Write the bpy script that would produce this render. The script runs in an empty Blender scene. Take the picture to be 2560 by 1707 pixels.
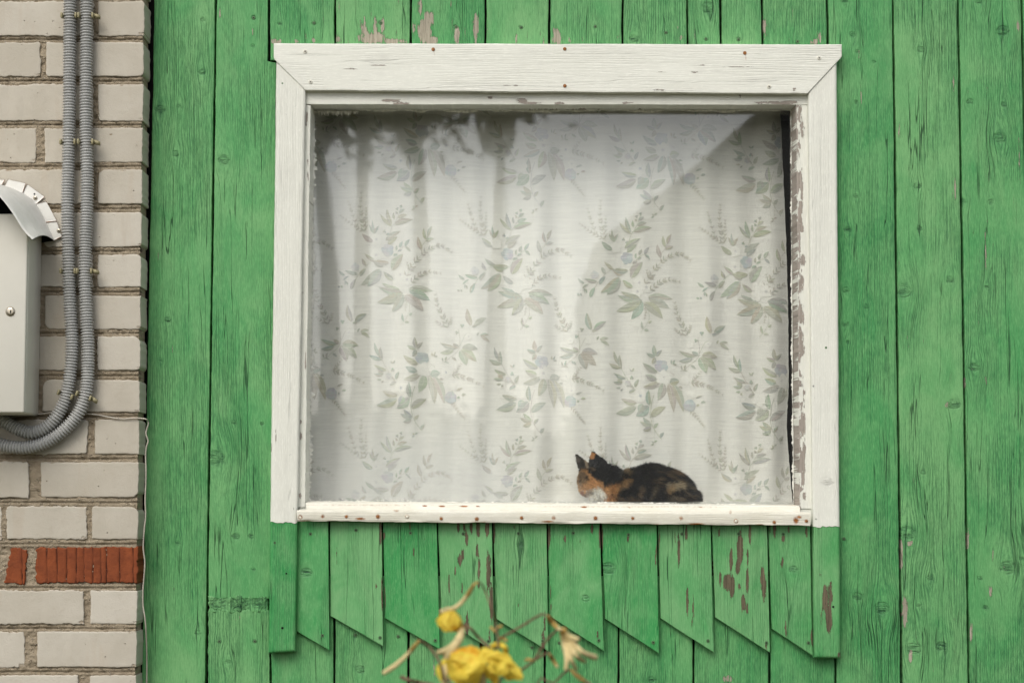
import bpy, bmesh, math, random
import numpy as np
from mathutils import Vector, Matrix

# ------------------------------------------------------------------ camera, light, exposure
scene = bpy.context.scene
COL = scene.collection
D = 5.0                      # metres from the lens to the plank wall
PITCH = math.radians(4.7)    # the photographer stands a little low and looks up
CAM_Z = 1.15
LENS = 70.55
cam_d = bpy.data.cameras.new('camera')
cam = bpy.data.objects.new('camera', cam_d); COL.objects.link(cam)
cam.location = (0, -D, CAM_Z)
cam.rotation_euler = (math.radians(90) + PITCH, 0, 0)
cam_d.lens = LENS; cam_d.sensor_width = 36; cam_d.sensor_fit = 'HORIZONTAL'
cam_d.clip_start = 0.05; cam_d.clip_end = 2000
cam_d.dof.use_dof = True; cam_d.dof.focus_distance = 5.02; cam_d.dof.aperture_fstop = 6.3
scene.camera = cam

SUN = Vector((-0.30, -0.80, 0.84)).normalized()
world = bpy.data.worlds.new('World'); scene.world = world; world.use_nodes = True
wt = world.node_tree; wt.nodes.clear()
wo = wt.nodes.new('ShaderNodeOutputWorld'); wb = wt.nodes.new('ShaderNodeBackground')
sk = wt.nodes.new('ShaderNodeTexSky'); sk.sky_type = 'NISHITA'; sk.sun_disc = False
sk.sun_elevation = math.asin(SUN.z); sk.sun_rotation = math.atan2(SUN.x, SUN.y)
sk.air_density = 1.0; sk.dust_density = 3.0; sk.ozone_density = 1.0
hs = wt.nodes.new('ShaderNodeHueSaturation'); hs.inputs['Saturation'].default_value = 0.35
wt.links.new(sk.outputs[0], hs.inputs['Color']); wt.links.new(hs.outputs[0], wb.inputs[0])
wb.inputs[1].default_value = 0.15
wt.links.new(wb.outputs[0], wo.inputs[0])
sun_d = bpy.data.lights.new('sun', 'SUN'); sun_d.energy = 1.0; sun_d.angle = math.radians(34)
sun_d.color = (1.0, 0.95, 0.86)
sun = bpy.data.objects.new('sun', sun_d); COL.objects.link(sun)
sun.rotation_euler = SUN.to_track_quat('Z', 'Y').to_euler()
scene.view_settings.view_transform = 'Standard'; scene.view_settings.look = 'None'
scene.view_settings.gamma = 1.0; scene.view_settings.exposure = 0.27

# ------------------------------------------------------------------ measuring helpers
K = 36.0 / LENS / 2560.0
CP, SP = math.cos(PITCH), math.sin(PITCH)
def PP(px, py, y):
    """points of the plane at depth y seen at photograph coordinates px, py (arrays)"""
    px = np.asarray(px, float); py = np.asarray(py, float); y = np.asarray(y, float)
    sx = (px - 1280.0) * K; sy = (853.5 - py) * K
    dy = CP - sy * SP; dz = SP + sy * CP
    t = (y + D) / dy
    return np.stack(np.broadcast_arrays(sx * t, y, CAM_Z + dz * t), -1)
def P(px, py, y=0.0):
    return Vector(PP(px, py, y))

def n1d(x, cell, seed):
    r = np.random.RandomState(seed).rand(4096) - 0.5
    t = np.asarray(x, float) / cell + 300.0; i = np.floor(t).astype(int); f = t - i; f = f * f * (3 - 2 * f)
    return r[i % 4096] * (1 - f) + r[(i + 1) % 4096] * f
def n2d(x, y, cx, cy, seed):
    r = np.random.RandomState(seed).rand(256, 256) - 0.5
    tx = np.asarray(x, float) / cx + 200; ty = np.asarray(y, float) / cy + 200
    ix = np.floor(tx).astype(int); iy = np.floor(ty).astype(int)
    fx = tx - ix; fy = ty - iy; fx = fx * fx * (3 - 2 * fx); fy = fy * fy * (3 - 2 * fy)
    g = lambda a, b: r[a % 256, b % 256]
    return (g(ix, iy) * (1 - fx) * (1 - fy) + g(ix + 1, iy) * fx * (1 - fy)
            + g(ix, iy + 1) * (1 - fx) * fy + g(ix + 1, iy + 1) * fx * fy)
def smooth(a, b, x):
    t = np.clip((np.asarray(x, float) - a) / (b - a), 0, 1); return t * t * (3 - 2 * t)

ATT = ('wear', 'knot', 'tone', 'rust')
class MB:
    """collects geometry with its attributes, then links it as ONE mesh object"""
    def __init__(s):
        s.v = []; s.n = 0; s.f = []; s.gc = []; s.dye = []; s.a = {k: [] for k in ATT}
    def add(s, V, faces, mat=0, gc=None, dye=None, **at):
        V = np.asarray(V, float).reshape(-1, 3); n = len(V)
        F = np.asarray(faces, int)
        s.f.append((F + s.n, mat)); s.v.append(V)
        s.gc.append(np.zeros((n, 3)) + (V if gc is None else gc))
        s.dye.append(np.ones((n, 3)) * (1.0 if dye is None else np.asarray(dye)))
        for k in ATT: s.a[k].append(np.zeros(n) + at.get(k, 0.0))
        s.n += n
    def addbm(s, bm, mat=0, **at):
        bm.verts.ensure_lookup_table(); bm.verts.index_update()
        V = np.array([v.co[:] for v in bm.verts]); base = s.n
        groups = {}
        for f in bm.faces: groups.setdefault(len(f.verts), []).append([v.index for v in f.verts])
        first = True
        for k, L in groups.items():
            if first: s.add(V, L, mat, **at); first = False
            else: s.f.append((np.array(L) + base, mat))
        bm.free()
    def build(s, name, mats, parent=None, smooth_shade=True, origin=None):
        V = np.concatenate(s.v)
        o0 = np.zeros(3) if origin is None else np.array(origin, float)
        me = bpy.data.meshes.new(name)
        me.vertices.add(len(V)); me.vertices.foreach_set('co', (V - o0).ravel())
        loops = np.concatenate([f.ravel() for f, m in s.f])
        tot = np.concatenate([np.full(len(f), f.shape[1]) for f, m in s.f])
        mi = np.concatenate([np.full(len(f), m) for f, m in s.f])
        st = np.concatenate([[0], np.cumsum(tot)[:-1]])
        me.loops.add(len(loops)); me.loops.foreach_set('vertex_index', loops.astype(np.int32))
        me.polygons.add(len(tot)); me.polygons.foreach_set('loop_start', st.astype(np.int32))
        try: me.polygons.foreach_set('loop_total', tot.astype(np.int32))
        except Exception: pass
        me.polygons.foreach_set('material_index', mi.astype(np.int32))
        me.polygons.foreach_set('use_smooth', np.full(len(tot), smooth_shade))
        for m in (mats if isinstance(mats, (list, tuple)) else [mats]): me.materials.append(m)
        a = me.attributes.new('gc', 'FLOAT_VECTOR', 'POINT'); a.data.foreach_set('vector', np.concatenate(s.gc).ravel())
        a = me.attributes.new('dye', 'FLOAT_VECTOR', 'POINT'); a.data.foreach_set('vector', np.concatenate(s.dye).ravel())
        for k in ATT:
            arr = np.concatenate(s.a[k])
            if np.any(arr != 0):
                a = me.attributes.new(k, 'FLOAT', 'POINT'); a.data.foreach_set('value', arr)
        me.update(calc_edges=True); me.validate()
        ob = bpy.data.objects.new(name, me); COL.objects.link(ob)
        ob.location = tuple(o0)
        if parent is not None:
            ob.parent = parent
            ob.matrix_parent_inverse = Matrix.Identity(4)
            ob.location = Vector(o0) - world_loc(parent)
        return ob

def world_loc(o):
    v = Vector((0, 0, 0))
    while o is not None: v = v + Vector(o.location); o = o.parent
    return v
def tag(o, label=None, cat=None, group=None, kind=None):
    if label: o['label'] = label
    if cat: o['category'] = cat
    if group: o['group'] = group
    if kind: o['kind'] = kind
    return o
def thing(name, loc, label, cat, group=None, parent=None):
    o = bpy.data.objects.new(name, None); COL.objects.link(o); o.location = loc; o.empty_display_size = 0.05
    return tag(o, label, cat, group)

# ------------------------------------------------------------------ material helpers
class NT:
    def __init__(s, name):
        s.m = bpy.data.materials.new(name); s.m.use_nodes = True; s.t = s.m.node_tree; s.t.nodes.clear()
        s.out = s.t.nodes.new('ShaderNodeOutputMaterial')
    def n(s, typ, **kw):
        nd = s.t.nodes.new(typ)
        for k, v in kw.items(): setattr(nd, k, v)
        return nd
    def put(s, sock, v):
        if v is None: return
        if isinstance(v, bpy.types.NodeSocket): s.t.links.new(v, sock)
        elif isinstance(v, (tuple, list)) and sock.type == 'RGBA' and len(v) == 3: sock.default_value = (*v, 1)
        else: sock.default_value = v
    def math(s, op, a, b=None, c=None, clamp=False):
        nd = s.n('ShaderNodeMath', operation=op, use_clamp=clamp)
        for i, v in enumerate((a, b, c)): s.put(nd.inputs[i], v)
        return nd.outputs[0]
    def add(s, a, b): return s.math('ADD', a, b)
    def mul(s, a, b, clamp=False): return s.math('MULTIPLY', a, b, clamp=clamp)
    def attr(s, name, out='Fac'):
        return s.n('ShaderNodeAttribute', attribute_name=name).outputs[out]
    def sep(s, v):
        nd = s.n('ShaderNodeSeparateXYZ'); s.put(nd.inputs[0], v); return nd.outputs
    def comb(s, x, y, z):
        nd = s.n('ShaderNodeCombineXYZ')
        for i, v in enumerate((x, y, z)): s.put(nd.inputs[i], v)
        return nd.outputs[0]
    def noise(s, vec, scale, detail=2.0, rough=0.5, dist=0.0):
        nd = s.n('ShaderNodeTexNoise'); s.put(nd.inputs['Vector'], vec)
        nd.inputs['Scale'].default_value = scale; nd.inputs['Detail'].default_value = detail
        nd.inputs['Roughness'].default_value = rough; nd.inputs['Distortion'].default_value = dist
        return nd.outputs[0]
    def voro(s, vec, scale, feature='F1'):
        nd = s.n('ShaderNodeTexVoronoi', feature=feature); s.put(nd.inputs['Vector'], vec)
        nd.inputs['Scale'].default_value = scale; return nd.outputs[0]
    def mr(s, v, a, b, c=0.0, d=1.0, sm=False):
        nd = s.n('ShaderNodeMapRange'); nd.clamp = True
        if sm: nd.interpolation_type = 'SMOOTHSTEP'
        s.put(nd.inputs[0], v)
        for i, k in enumerate((a, b, c, d)): s.put(nd.inputs[i + 1], k)
        return nd.outputs[0]
    def mix(s, f, a, b, blend='MIX'):
        nd = s.n('ShaderNodeMix', data_type='RGBA', blend_type=blend); nd.clamp_factor = True
        s.put(nd.inputs[0], f); s.put(nd.inputs[6], a); s.put(nd.inputs[7], b); return nd.outputs[2]
    def bump(s, h, dist, strength=1.0, normal=None):
        nd = s.n('ShaderNodeBump'); nd.inputs['Strength'].default_value = strength
        nd.inputs['Distance'].default_value = dist; s.put(nd.inputs['Height'], h)
        if normal is not None: s.put(nd.inputs['Normal'], normal)
        return nd.outputs[0]
    def bsdf(s, col, rough=0.6, spec=0.35, normal=None, metal=0.0, **kw):
        nd = s.n('ShaderNodeBsdfPrincipled')
        s.put(nd.inputs['Base Color'], col); s.put(nd.inputs['Roughness'], rough)
        s.put(nd.inputs['Specular IOR Level'], spec); s.put(nd.inputs['Metallic'], metal)
        if normal is not None: s.put(nd.inputs['Normal'], normal)
        for k, v in kw.items(): s.put(nd.inputs[k], v)
        return nd.outputs[0]
    def done(s, sh):
        s.t.links.new(sh, s.out.inputs[0]); return s.m

def simple(name, col, rough=0.6, spec=0.4, metal=0.0, var=0.12, scale=60.0, bump=0.0):
    t = NT(name); g = t.attr('gc', 'Vector')
    nz = t.noise(g, scale, 4, 0.6)
    dark = tuple(c * (1 - var) for c in col); lite = tuple(min(1, c * (1 + var)) for c in col)
    nrm = t.bump(nz, bump) if bump else None
    return t.done(t.bsdf(t.mix(t.mr(nz, 0.3, 0.7), dark, lite), rough, spec, nrm, metal))

def painted_wood(name, lite, dark, deep, wood_a, wood_b, groove=0.6, rough=0.55, crack=1.0, line=0.0055, bumpd=0.0017,
                 patch=6.0, rust=True, spec=0.3, gritk=0.55):
    t = NT(name)
    a, l, sd = t.sep(t.attr('gc', 'Vector'))[:3]
    tone = t.attr('tone'); wear = t.attr('wear'); knot = t.attr('knot')
    n1 = t.noise(t.comb(a, t.mul(l, 0.035), sd), 300, 4, 0.72)
    n2 = t.noise(t.comb(a, t.mul(l, 0.05), t.add(sd, 3.1)), 70, 2, 0.5)
    big = t.noise(t.comb(a, t.mul(l, 0.35), t.add(sd, 9.7)), patch, 3, 0.55, 0.3)
    big2 = t.noise(t.comb(a, t.mul(l, 0.5), t.add(sd, 21.7)), patch * 1.9, 3, 0.6, 0.6)
    fine = t.noise(t.comb(a, t.mul(l, 0.16), sd), 420, 3, 0.7)
    rm = t.mr(t.add(big, t.mul(t.math('SUBTRACT', n2, 0.5), 0.35)), 0.42, 0.58, 0.12, 1.0)
    wave = t.math('SINE', t.add(t.mul(a, 6.2832 / line), t.mul(n2, 22.0)))
    wv = t.mr(wave, -0.2, 1.0)
    g1 = t.mr(n1, 0.52, 0.74)
    gr = t.mul(t.math('MAXIMUM', g1, t.mul(t.mul(wv, t.mr(n1, 0.36, 0.54)), 0.95)), rm)
    c = t.mix(t.mr(t.add(big2, t.mul(tone, 0.42)), 0.30, 0.70), lite, dark)
    c = t.mix(t.mul(t.mr(n1, 0.35, 0.6), 0.25), c, lite)
    c = t.mix(t.mul(gr, groove), c, deep)
    grit = t.noise(t.comb(a, t.mul(l, 0.11), t.add(sd, 61.0)), 460, 3, 0.75)
    grit2 = t.noise(t.comb(a, t.mul(l, 0.6), t.add(sd, 71.0)), 330, 3, 0.75)
    gmask = t.mr(t.add(big, t.mul(tone, 0.1)), 0.36, 0.60, 0.35, 1.0)
    c = t.mix(t.mul(t.mul(t.mr(grit, 0.50, 0.66), gmask), gritk), c, deep)
    c = t.mix(t.mul(t.mr(grit, 0.48, 0.34), 0.30), c, tuple(min(1, x * 1.35 + 0.02) for x in lite))
    c = t.mix(t.mul(t.mr(grit2, 0.55, 0.72), 0.22 * gritk), c, deep)
    n3 = t.noise(t.comb(a, t.mul(l, 0.03), t.add(sd, 5.5)), 55, 2.5, 0.55)
    n4 = t.noise(t.comb(a, t.mul(l, 0.12), t.add(sd, 15.5)), 26, 2, 0.5)
    ck = t.mul(t.mr(t.math('ABSOLUTE', t.math('SUBTRACT', n3, 0.5)), 0.002, 0.011, 1.0, 0.0), t.mr(n4, 0.54, 0.62))
    ck = t.mul(ck, crack)
    c = t.mix(t.mul(ck, 0.75), c, tuple(x * 0.45 for x in deep))
    knot = t.mul(knot, t.mr(t.noise(t.comb(a, t.mul(l, 1.2), t.add(sd, 44.0)), 95, 3, 0.6), 0.30, 0.62, 0.25, 1.15))
    kn = t.mul(knot, t.mr(t.noise(t.comb(a, l, sd), 160, 3, 0.7), 0.40, 0.62))
    c = t.mix(t.mul(kn, 0.95, True), c, tuple(x * 0.55 for x in deep))
    kr = t.mul(t.mr(t.math('ABSOLUTE', t.math('SUBTRACT', knot, 0.42)), 0.0, 0.26, 1.0, 0.0), t.mr(fine, 0.30, 0.62))
    c = t.mix(t.mul(kr, 0.22, True), c, tuple(x * 0.6 for x in deep))
    w = t.add(wear, t.add(t.mul(t.math('SUBTRACT', n1, 0.5), 1.15), t.mul(t.math('SUBTRACT', fine, 0.5), 0.5)))
    rag = t.noise(t.comb(a, t.mul(l, 0.45), t.add(sd, 31.0)), 85, 5, 0.72, 0.4)
    w = t.add(w, t.add(t.mul(knot, 0.12), t.mul(t.mul(t.math('SUBTRACT', rag, 0.5), 1.5), t.mr(wear, 0.0, 0.5))))
    wf = t.mr(w, 0.50, 0.54)
    wood = t.mix(t.mr(n1, 0.35, 0.65), wood_a, wood_b)
    wood = t.mix(t.mul(t.mr(fine, 0.55, 0.72), 0.5), wood, tuple(x * 0.45 for x in wood_a))
    c = t.mix(wf, c, wood)
    edge = t.mul(t.mr(t.math('ABSOLUTE', t.math('SUBTRACT', w, 0.545)), 0.0, 0.028, 1.0, 0.0), t.mr(n1, 0.38, 0.55))  # painted shade line where the paint film steps down to bare wood
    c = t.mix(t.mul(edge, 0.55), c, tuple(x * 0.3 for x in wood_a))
    if rust:
        ru = t.attr('rust')
        rf = t.mr(t.add(ru, t.mul(t.math('SUBTRACT', t.noise(t.comb(a, l, sd), 150, 4, 0.7), 0.5), 0.9)), 0.35, 0.95)
        c = t.mix(rf, c, t.mix(t.mr(fine, 0.4, 0.6), (0.42, 0.17, 0.04), (0.16, 0.05, 0.015)))
    # slack dirt
    dirt = t.mr(t.noise(t.comb(a, t.mul(l, 0.4), t.add(sd, 2.0)), 14, 5, 0.7), 0.5, 0.8)
    c = t.mix(t.mul(dirt, 0.16), c, tuple(x * 0.5 for x in deep))
    h = t.mul(gr, -0.55)
    h = t.add(h, t.mul(ck, -1.6)); h = t.add(h, t.mul(wf, -0.55)); h = t.add(h, t.mul(kn, -1.2)); h = t.add(h, t.mul(kr, -0.8))
    h = t.add(h, t.mul(t.mr(w, 0.36, 0.50), 0.35)); h = t.add(h, t.mul(big2, 0.8)); h = t.add(h, t.mul(fine, 0.14)); h = t.add(h, t.mul(grit, -0.5 * gritk))
    nrm = t.bump(h, bumpd)
    return t.done(t.bsdf(c, t.mix(wf, (rough,) * 3, (0.9,) * 3), spec, nrm))

M = {}
WOODA, WOODB = (0.28, 0.25, 0.19), (0.44, 0.395, 0.31)
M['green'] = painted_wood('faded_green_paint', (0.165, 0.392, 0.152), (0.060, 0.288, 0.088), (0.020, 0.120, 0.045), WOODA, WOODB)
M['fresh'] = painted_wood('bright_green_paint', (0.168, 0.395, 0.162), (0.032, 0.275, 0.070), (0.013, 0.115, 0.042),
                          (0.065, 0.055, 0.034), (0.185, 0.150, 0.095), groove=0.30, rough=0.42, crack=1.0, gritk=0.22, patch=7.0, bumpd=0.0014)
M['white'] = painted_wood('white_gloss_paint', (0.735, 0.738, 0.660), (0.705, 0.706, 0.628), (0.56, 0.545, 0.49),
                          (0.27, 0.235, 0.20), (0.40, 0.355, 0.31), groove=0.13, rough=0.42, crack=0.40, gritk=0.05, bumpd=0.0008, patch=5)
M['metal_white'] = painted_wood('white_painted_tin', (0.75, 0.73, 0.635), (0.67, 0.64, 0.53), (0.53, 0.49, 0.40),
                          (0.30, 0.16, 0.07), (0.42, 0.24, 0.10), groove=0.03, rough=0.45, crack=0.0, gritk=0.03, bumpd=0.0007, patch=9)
M['screw'] = simple('screw_steel', (0.085, 0.17, 0.075), 0.55, 0.3, 0.0)
M['hole'] = simple('dark_hole_and_void', (0.012, 0.014, 0.012), 0.9, 0.1)
M['rustnail'] = simple('rusty_nail_head', (0.30, 0.13, 0.045), 0.75, 0.3, 0.2, 0.4, 300)
M['dark'] = simple('dark_backing', (0.018, 0.017, 0.016), 0.95, 0.1)
M['room'] = simple('dim_room_wallpaper', (0.06, 0.055, 0.05), 0.95, 0.1)
M['putty'] = simple('cracked_glazing_putty', (0.72, 0.71, 0.64), 0.8, 0.2, 0, 0.25, 120, 0.002)
print('materials ok')

# ------------------------------------------------------------------ boards
def axis(n_len, step, r):
    """parameter stops in millimetres along a side with a rounded edge of radius r at both ends"""
    k = max(2, int(round((n_len - 2 * r) / step)))
    inner = np.linspace(r, n_len - r, k + 1)
    pos = np.concatenate([[0, 0, r * 0.08, r * 0.3, r * 0.6], inner, [n_len - r * 0.6, n_len - r * 0.3, n_len - r * 0.08, n_len, n_len]])
    dep = np.concatenate([[-1, r, r * 0.62, r * 0.28, r * 0.07], np.zeros(len(inner)), [r * 0.07, r * 0.28, r * 0.62, r, -1]])
    return pos, dep

def board(mb, TL, TR, BR, BL, yf, t, step=5.0, r=2.5, grain='v', wob=1.0, wobl=60, seed=1, tone=0.0, wear=0.0,
          peel=(), knots=(), rust=(), mat=0, rc=None, surf=0.0006, surfc=60, chip=0.0, yslope=(0, 0), pstreak=0.0, notch=None, flat=''):
    """one plank: front sheet with rounded, slightly uneven edges and sides going back by t metres.
       corners are photograph pixels on the plane y=yf (1 px is about 1 mm there)"""
    TL, TR, BR, BL = [np.array(p, float) for p in (TL, TR, BR, BL)]
    W = 0.5 * (np.hypot(*(TR - TL)) + np.hypot(*(BR - BL))); H = 0.5 * (np.hypot(*(BL - TL)) + np.hypot(*(BR - TR)))
    pu, du = axis(W, step, min(r, W * 0.3)); pv, dv = axis(H, step, min(r, H * 0.3))
    if 'T' in flat: dv[1:5] = 0
    if 'B' in flat: dv[-5:-1] = 0
    U, V_ = np.meshgrid(pu, pv); DU, DV = np.meshgrid(du, dv)
    back = (DU < 0) | (DV < 0)
    dep = np.maximum(np.maximum(DU, 0), np.maximum(DV, 0))
    u = U / W; v = V_ / H
    if rc:      # rounded or chipped corners (mm radius per corner TL TR BR BL)
        for (cx, cy, rad) in ((0, 0, rc[0]), (W, 0, rc[1]), (W, H, rc[2]), (0, H, rc[3])):
            if rad <= 0: continue
            ox = rad if cx == 0 else W - rad; oy = rad if cy == 0 else H - rad
            inn = ((U - ox) * (1 if cx else -1) > 0) & ((V_ - oy) * (1 if cy else -1) > 0)
            dd = np.hypot(U - ox, V_ - oy) + 1e-9
            f = np.where(inn & (dd > rad), rad / dd, 1.0)
            U = ox * (1 - f) + U * f if False else np.where(inn, ox + (U - ox) * f, U)
            V_ = np.where(inn, oy + (V_ - oy) * f, V_)
        u = U / W; v = V_ / H
    px = (TL[0] * (1 - u) + TR[0] * u) * (1 - v) + (BL[0] * (1 - u) + BR[0] * u) * v
    py = (TL[1] * (1 - u) + TR[1] * u) * (1 - v) + (BL[1] * (1 - u) + BR[1] * u) * v
    if wob:
        eL = np.exp(-U / 9.0); eR = np.exp(-(W - U) / 9.0); eT = np.exp(-V_ / 9.0); eB = np.exp(-(H - V_) / 9.0)
        nz = lambda q, s: (n1d(q, wobl, seed * 7 + s) * 1.4 + n1d(q, wobl * 0.22, seed * 7 + s + 50) * 0.8 + n1d(q, 6, seed * 7 + s + 90) * chip)
        px = px + wob * (eL * nz(V_, 1) + eR * nz(V_, 2)); py = py + wob * (eT * nz(U, 3) + eB * nz(U, 4))
    if notch: px = np.where(py < notch[1], np.minimum(px, notch[0]), px)
    ydep = yf + dep * 0.001 + surf * 2 * n2d(px, py, surfc * (0.5 if grain == 'v' else 3), surfc * (3 if grain == 'v' else 0.5), seed + 11)
    ydep = ydep + (u - 0.5) * yslope[0] + (v - 0.5) * yslope[1]
    ydep = np.where(back, yf + t, ydep)
    pts = PP(px, py, np.where(back, yf, ydep))
    pts = np.where(back[..., None], PP(px, py, yf) * [1, 0, 1] + np.stack([0 * ydep, ydep, 0 * ydep], -1), pts)
    # grain coordinates in metres
    a = px / 1000.0 if grain == 'v' else py / 1000.0
    l = py / 1000.0 if grain == 'v' else px / 1000.0
    rng = np.random.RandomState(seed)
    tilt = rng.uniform(-0.012, 0.012)
    a = a + tilt * l
    kn = np.zeros_like(px)
    for (kx, ky, kr) in knots:
        ax = (px - kx) if grain == 'v' else (py - ky); al = (py - ky) if grain == 'v' else (px - kx)
        d2 = (ax / (kr * 2.0)) ** 2 + (al / (kr * 3.6)) ** 2
        a = a - ax / 1000.0 * 0.85 * np.exp(-d2)
        kn = np.maximum(kn, np.exp(-((ax / kr) ** 2 + (al / (kr * 0.8)) ** 2) ** 2))
    we = np.zeros_like(px) + wear
    if pstreak: we = we + pstreak * (n2d(px, py, 9, 160, seed + 5) + 0.5)
    for (qx, qy, rx, ry, s) in peel:
        qd = ((px - qx) / rx) ** 2 + ((py - qy) / ry) ** 2
        we = np.maximum(we, s * np.exp(-qd ** 1.5) + wear * 0.3)
    ru = np.zeros_like(px)
    for (qx, qy, rx, ry, s) in rust:
        ru = np.maximum(ru, s * np.exp(-(((px - qx) / rx) ** 2 + ((py - qy) / ry) ** 2)))
    off = rng.uniform(0, 40, 3)
    gc = np.stack([a + off[0], l + off[1], np.zeros_like(a) + off[2]], -1).reshape(-1, 3)
    nv, nu = px.shape
    idx = np.arange(nv * nu).reshape(nv, nu)
    q = np.stack([idx[:-1, :-1], idx[1:, :-1], idx[1:, 1:], idx[:-1, 1:]], -1).reshape(-1, 4)
    # drop the four degenerate back-corner quads
    bk = back.ravel(); keep = ~(bk[q].all(1)); q = q[keep]
    mb.add(pts.reshape(-1, 3), q, mat, gc=gc, wear=we.ravel(), knot=kn.ravel(), tone=tone, rust=ru.ravel())

def disc(mb, px, py, y, r, mat, ring=None, dome=0.35, slot=None, slotmat=None, n=14):
    """a screw or nail head: low dome standing proud of plane y, with a cross or a dark hollow"""
    c = np.array(P(px, py, y)); V = []; F = []
    prof = [(r, 0.0008), (r, -0.0004), (r * 0.82, -r * dome * 0.6), (r * 0.42, -r * dome * 0.85)]
    for (rr, dy) in prof:
        for k in range(n):
            t = 2 * math.pi * k / n; V.append(c + [rr * math.cos(t), dy, rr * math.sin(t)])
    V.append(c + [0, -r * dome * 0.85, 0])
    for j in range(3):
        for k in range(n): F.append([j * n + k, j * n + (k + 1) % n, (j + 1) * n + (k + 1) % n, (j + 1) * n + k])
    mb.add(V, F, mat)
    base = mb.n - len(V)
    mb.f.append((np.array([[base + 3 * n + k, base + 3 * n + (k + 1) % n, base + 4 * n] for k in range(n)]), mat))
    if slot:
        for ang in slot:
            ca, sa = math.cos(ang), math.sin(ang); w = r * 0.13; L = r * 0.62; yy = -r * dome * 0.85 - 0.0003
            Q = [(-L, -w), (L, -w), (L, w), (-L, w)]
            mb.add([c + [x * ca - z * sa, yy, x * sa + z * ca] for x, z in Q], [[0, 1, 2, 3]], slotmat)
def holehead(mb, px, py, y, r, mat):
    """a sunk nail: a small dark pit drawn as a shallow cone rim with a hollow"""
    disc(mb, px, py, y + 0.0006, r, mat, dome=0.15)

# ------------------------------------------------------------------ ground
mb = MB()
S = 400.0
g = np.linspace(-1, 1, 41); g = np.sign(g) * np.abs(g) ** 3 * S
GX, GY = np.meshgrid(g, g); nn = len(g)
GZ = n2d(GX * 1000, GY * 1000, 900, 900, 5) * 0.03
idx = np.arange(nn * nn).reshape(nn, nn)
q = np.stack([idx[:-1, :-1], idx[:-1, 1:], idx[1:, 1:], idx[1:, :-1]], -1).reshape(-1, 4)
mb.add(np.stack([GX, GY, GZ], -1), q)
t = NT('trampled_grass_and_soil')
gv = t.attr('gc', 'Vector')
gn = t.noise(gv, 1.6, 6, 0.65); gn2 = t.noise(gv, 22, 5, 0.7)
gm = t.done(t.bsdf(t.mix(t.mr(t.add(gn, t.mul(gn2, 0.4)), 0.55, 0.85), (0.07, 0.09, 0.035), (0.13, 0.10, 0.07)), 0.95, 0.1, t.bump(gn2, 0.03)))
tag(mb.build('ground', gm), kind='structure')

# ------------------------------------------------------------------ wooden house: plank wall
house = thing('wooden_house', (0, 0, 0), 'green painted plank wall of a wooden house with a white framed window', 'house')
mb = MB()
TOP, BOT = -420, 2120
def gapx(top, bot, y): return top + (bot - top) * y / 1700.0
def plank(gl, gr, y0, y1, seed, gw=2.7, yf=0.0, step=4.5, **k):
    gl_, gr_ = gl, gr
    k['tone'] = k.get('tone', 0.0) + random.Random(seed * 3 + 1).uniform(-0.28, 0.30)
    board(mb, (gapx(*gl_, y0) + gw, y0), (gapx(*gr_, y0) - gw, y0), (gapx(*gr_, y1) - gw, y1), (gapx(*gl_, y1) + gw, y1),
          yf, 0.025, step=step, seed=seed, **k)
E0, E1, E2 = (384, 352), (540, 515), (673, 676)
plank(E0, E1, TOP, BOT, 11, tone=-0.1, gw=2.5, wear=0.03, pstreak=0.12,
      knots=[(400, 275, 13), (448, 266, 6), (506, 180, 9), (440, 385, 9), (508, 50, 6), (420, 800, 8), (445, 1356, 6), (494, 1580, 8), (403, 900, 4)],
      peel=[(396, 640, 3, 16, .55), (433, 870, 2.5, 18, .5), (455, 165, 2.5, 22, .45), (436, 1470, 3, 8, .5)])
# second plank: sound board, rough filled joint, shorter repair board below
plank(E1, (694, 682), TOP, 1496, 12, tone=-0.05, notch=(668.5, 158), wear=0.03, pstreak=0.14,
      knots=[(560, 400, 14), (634, 45, 6), (632, 115, 5), (540, 1145, 22), (590, 1340, 10), (628, 1340, 7), (655, 1060, 5), (585, 1055, 6), (633, 1422, 5)],
      peel=[(633, 75, 3, 26, .6), (550, 35, 5, 22, .5)])
plank((526, 518), (672, 676), 1524, BOT, 14, gw=2, tone=0.1, wear=0.05, knots=[(548, 1602, 5), (637, 1602, 5), (570, 1655, 8)], peel=[(590, 1545, 3, 9, .55), (600, 1540, 2, 12, .5)], chip=2.0)
board(mb, (518, 1491), (670, 1488), (668, 1530), (520, 1534), -0.0005, 0.024, step=3, r=5, seed=15, surf=0.0035, surfc=16, wob=5, wobl=16, tone=-0.2, knots=[(545, 1508, 22), (600, 1510, 26), (650, 1506, 22)])
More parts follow.
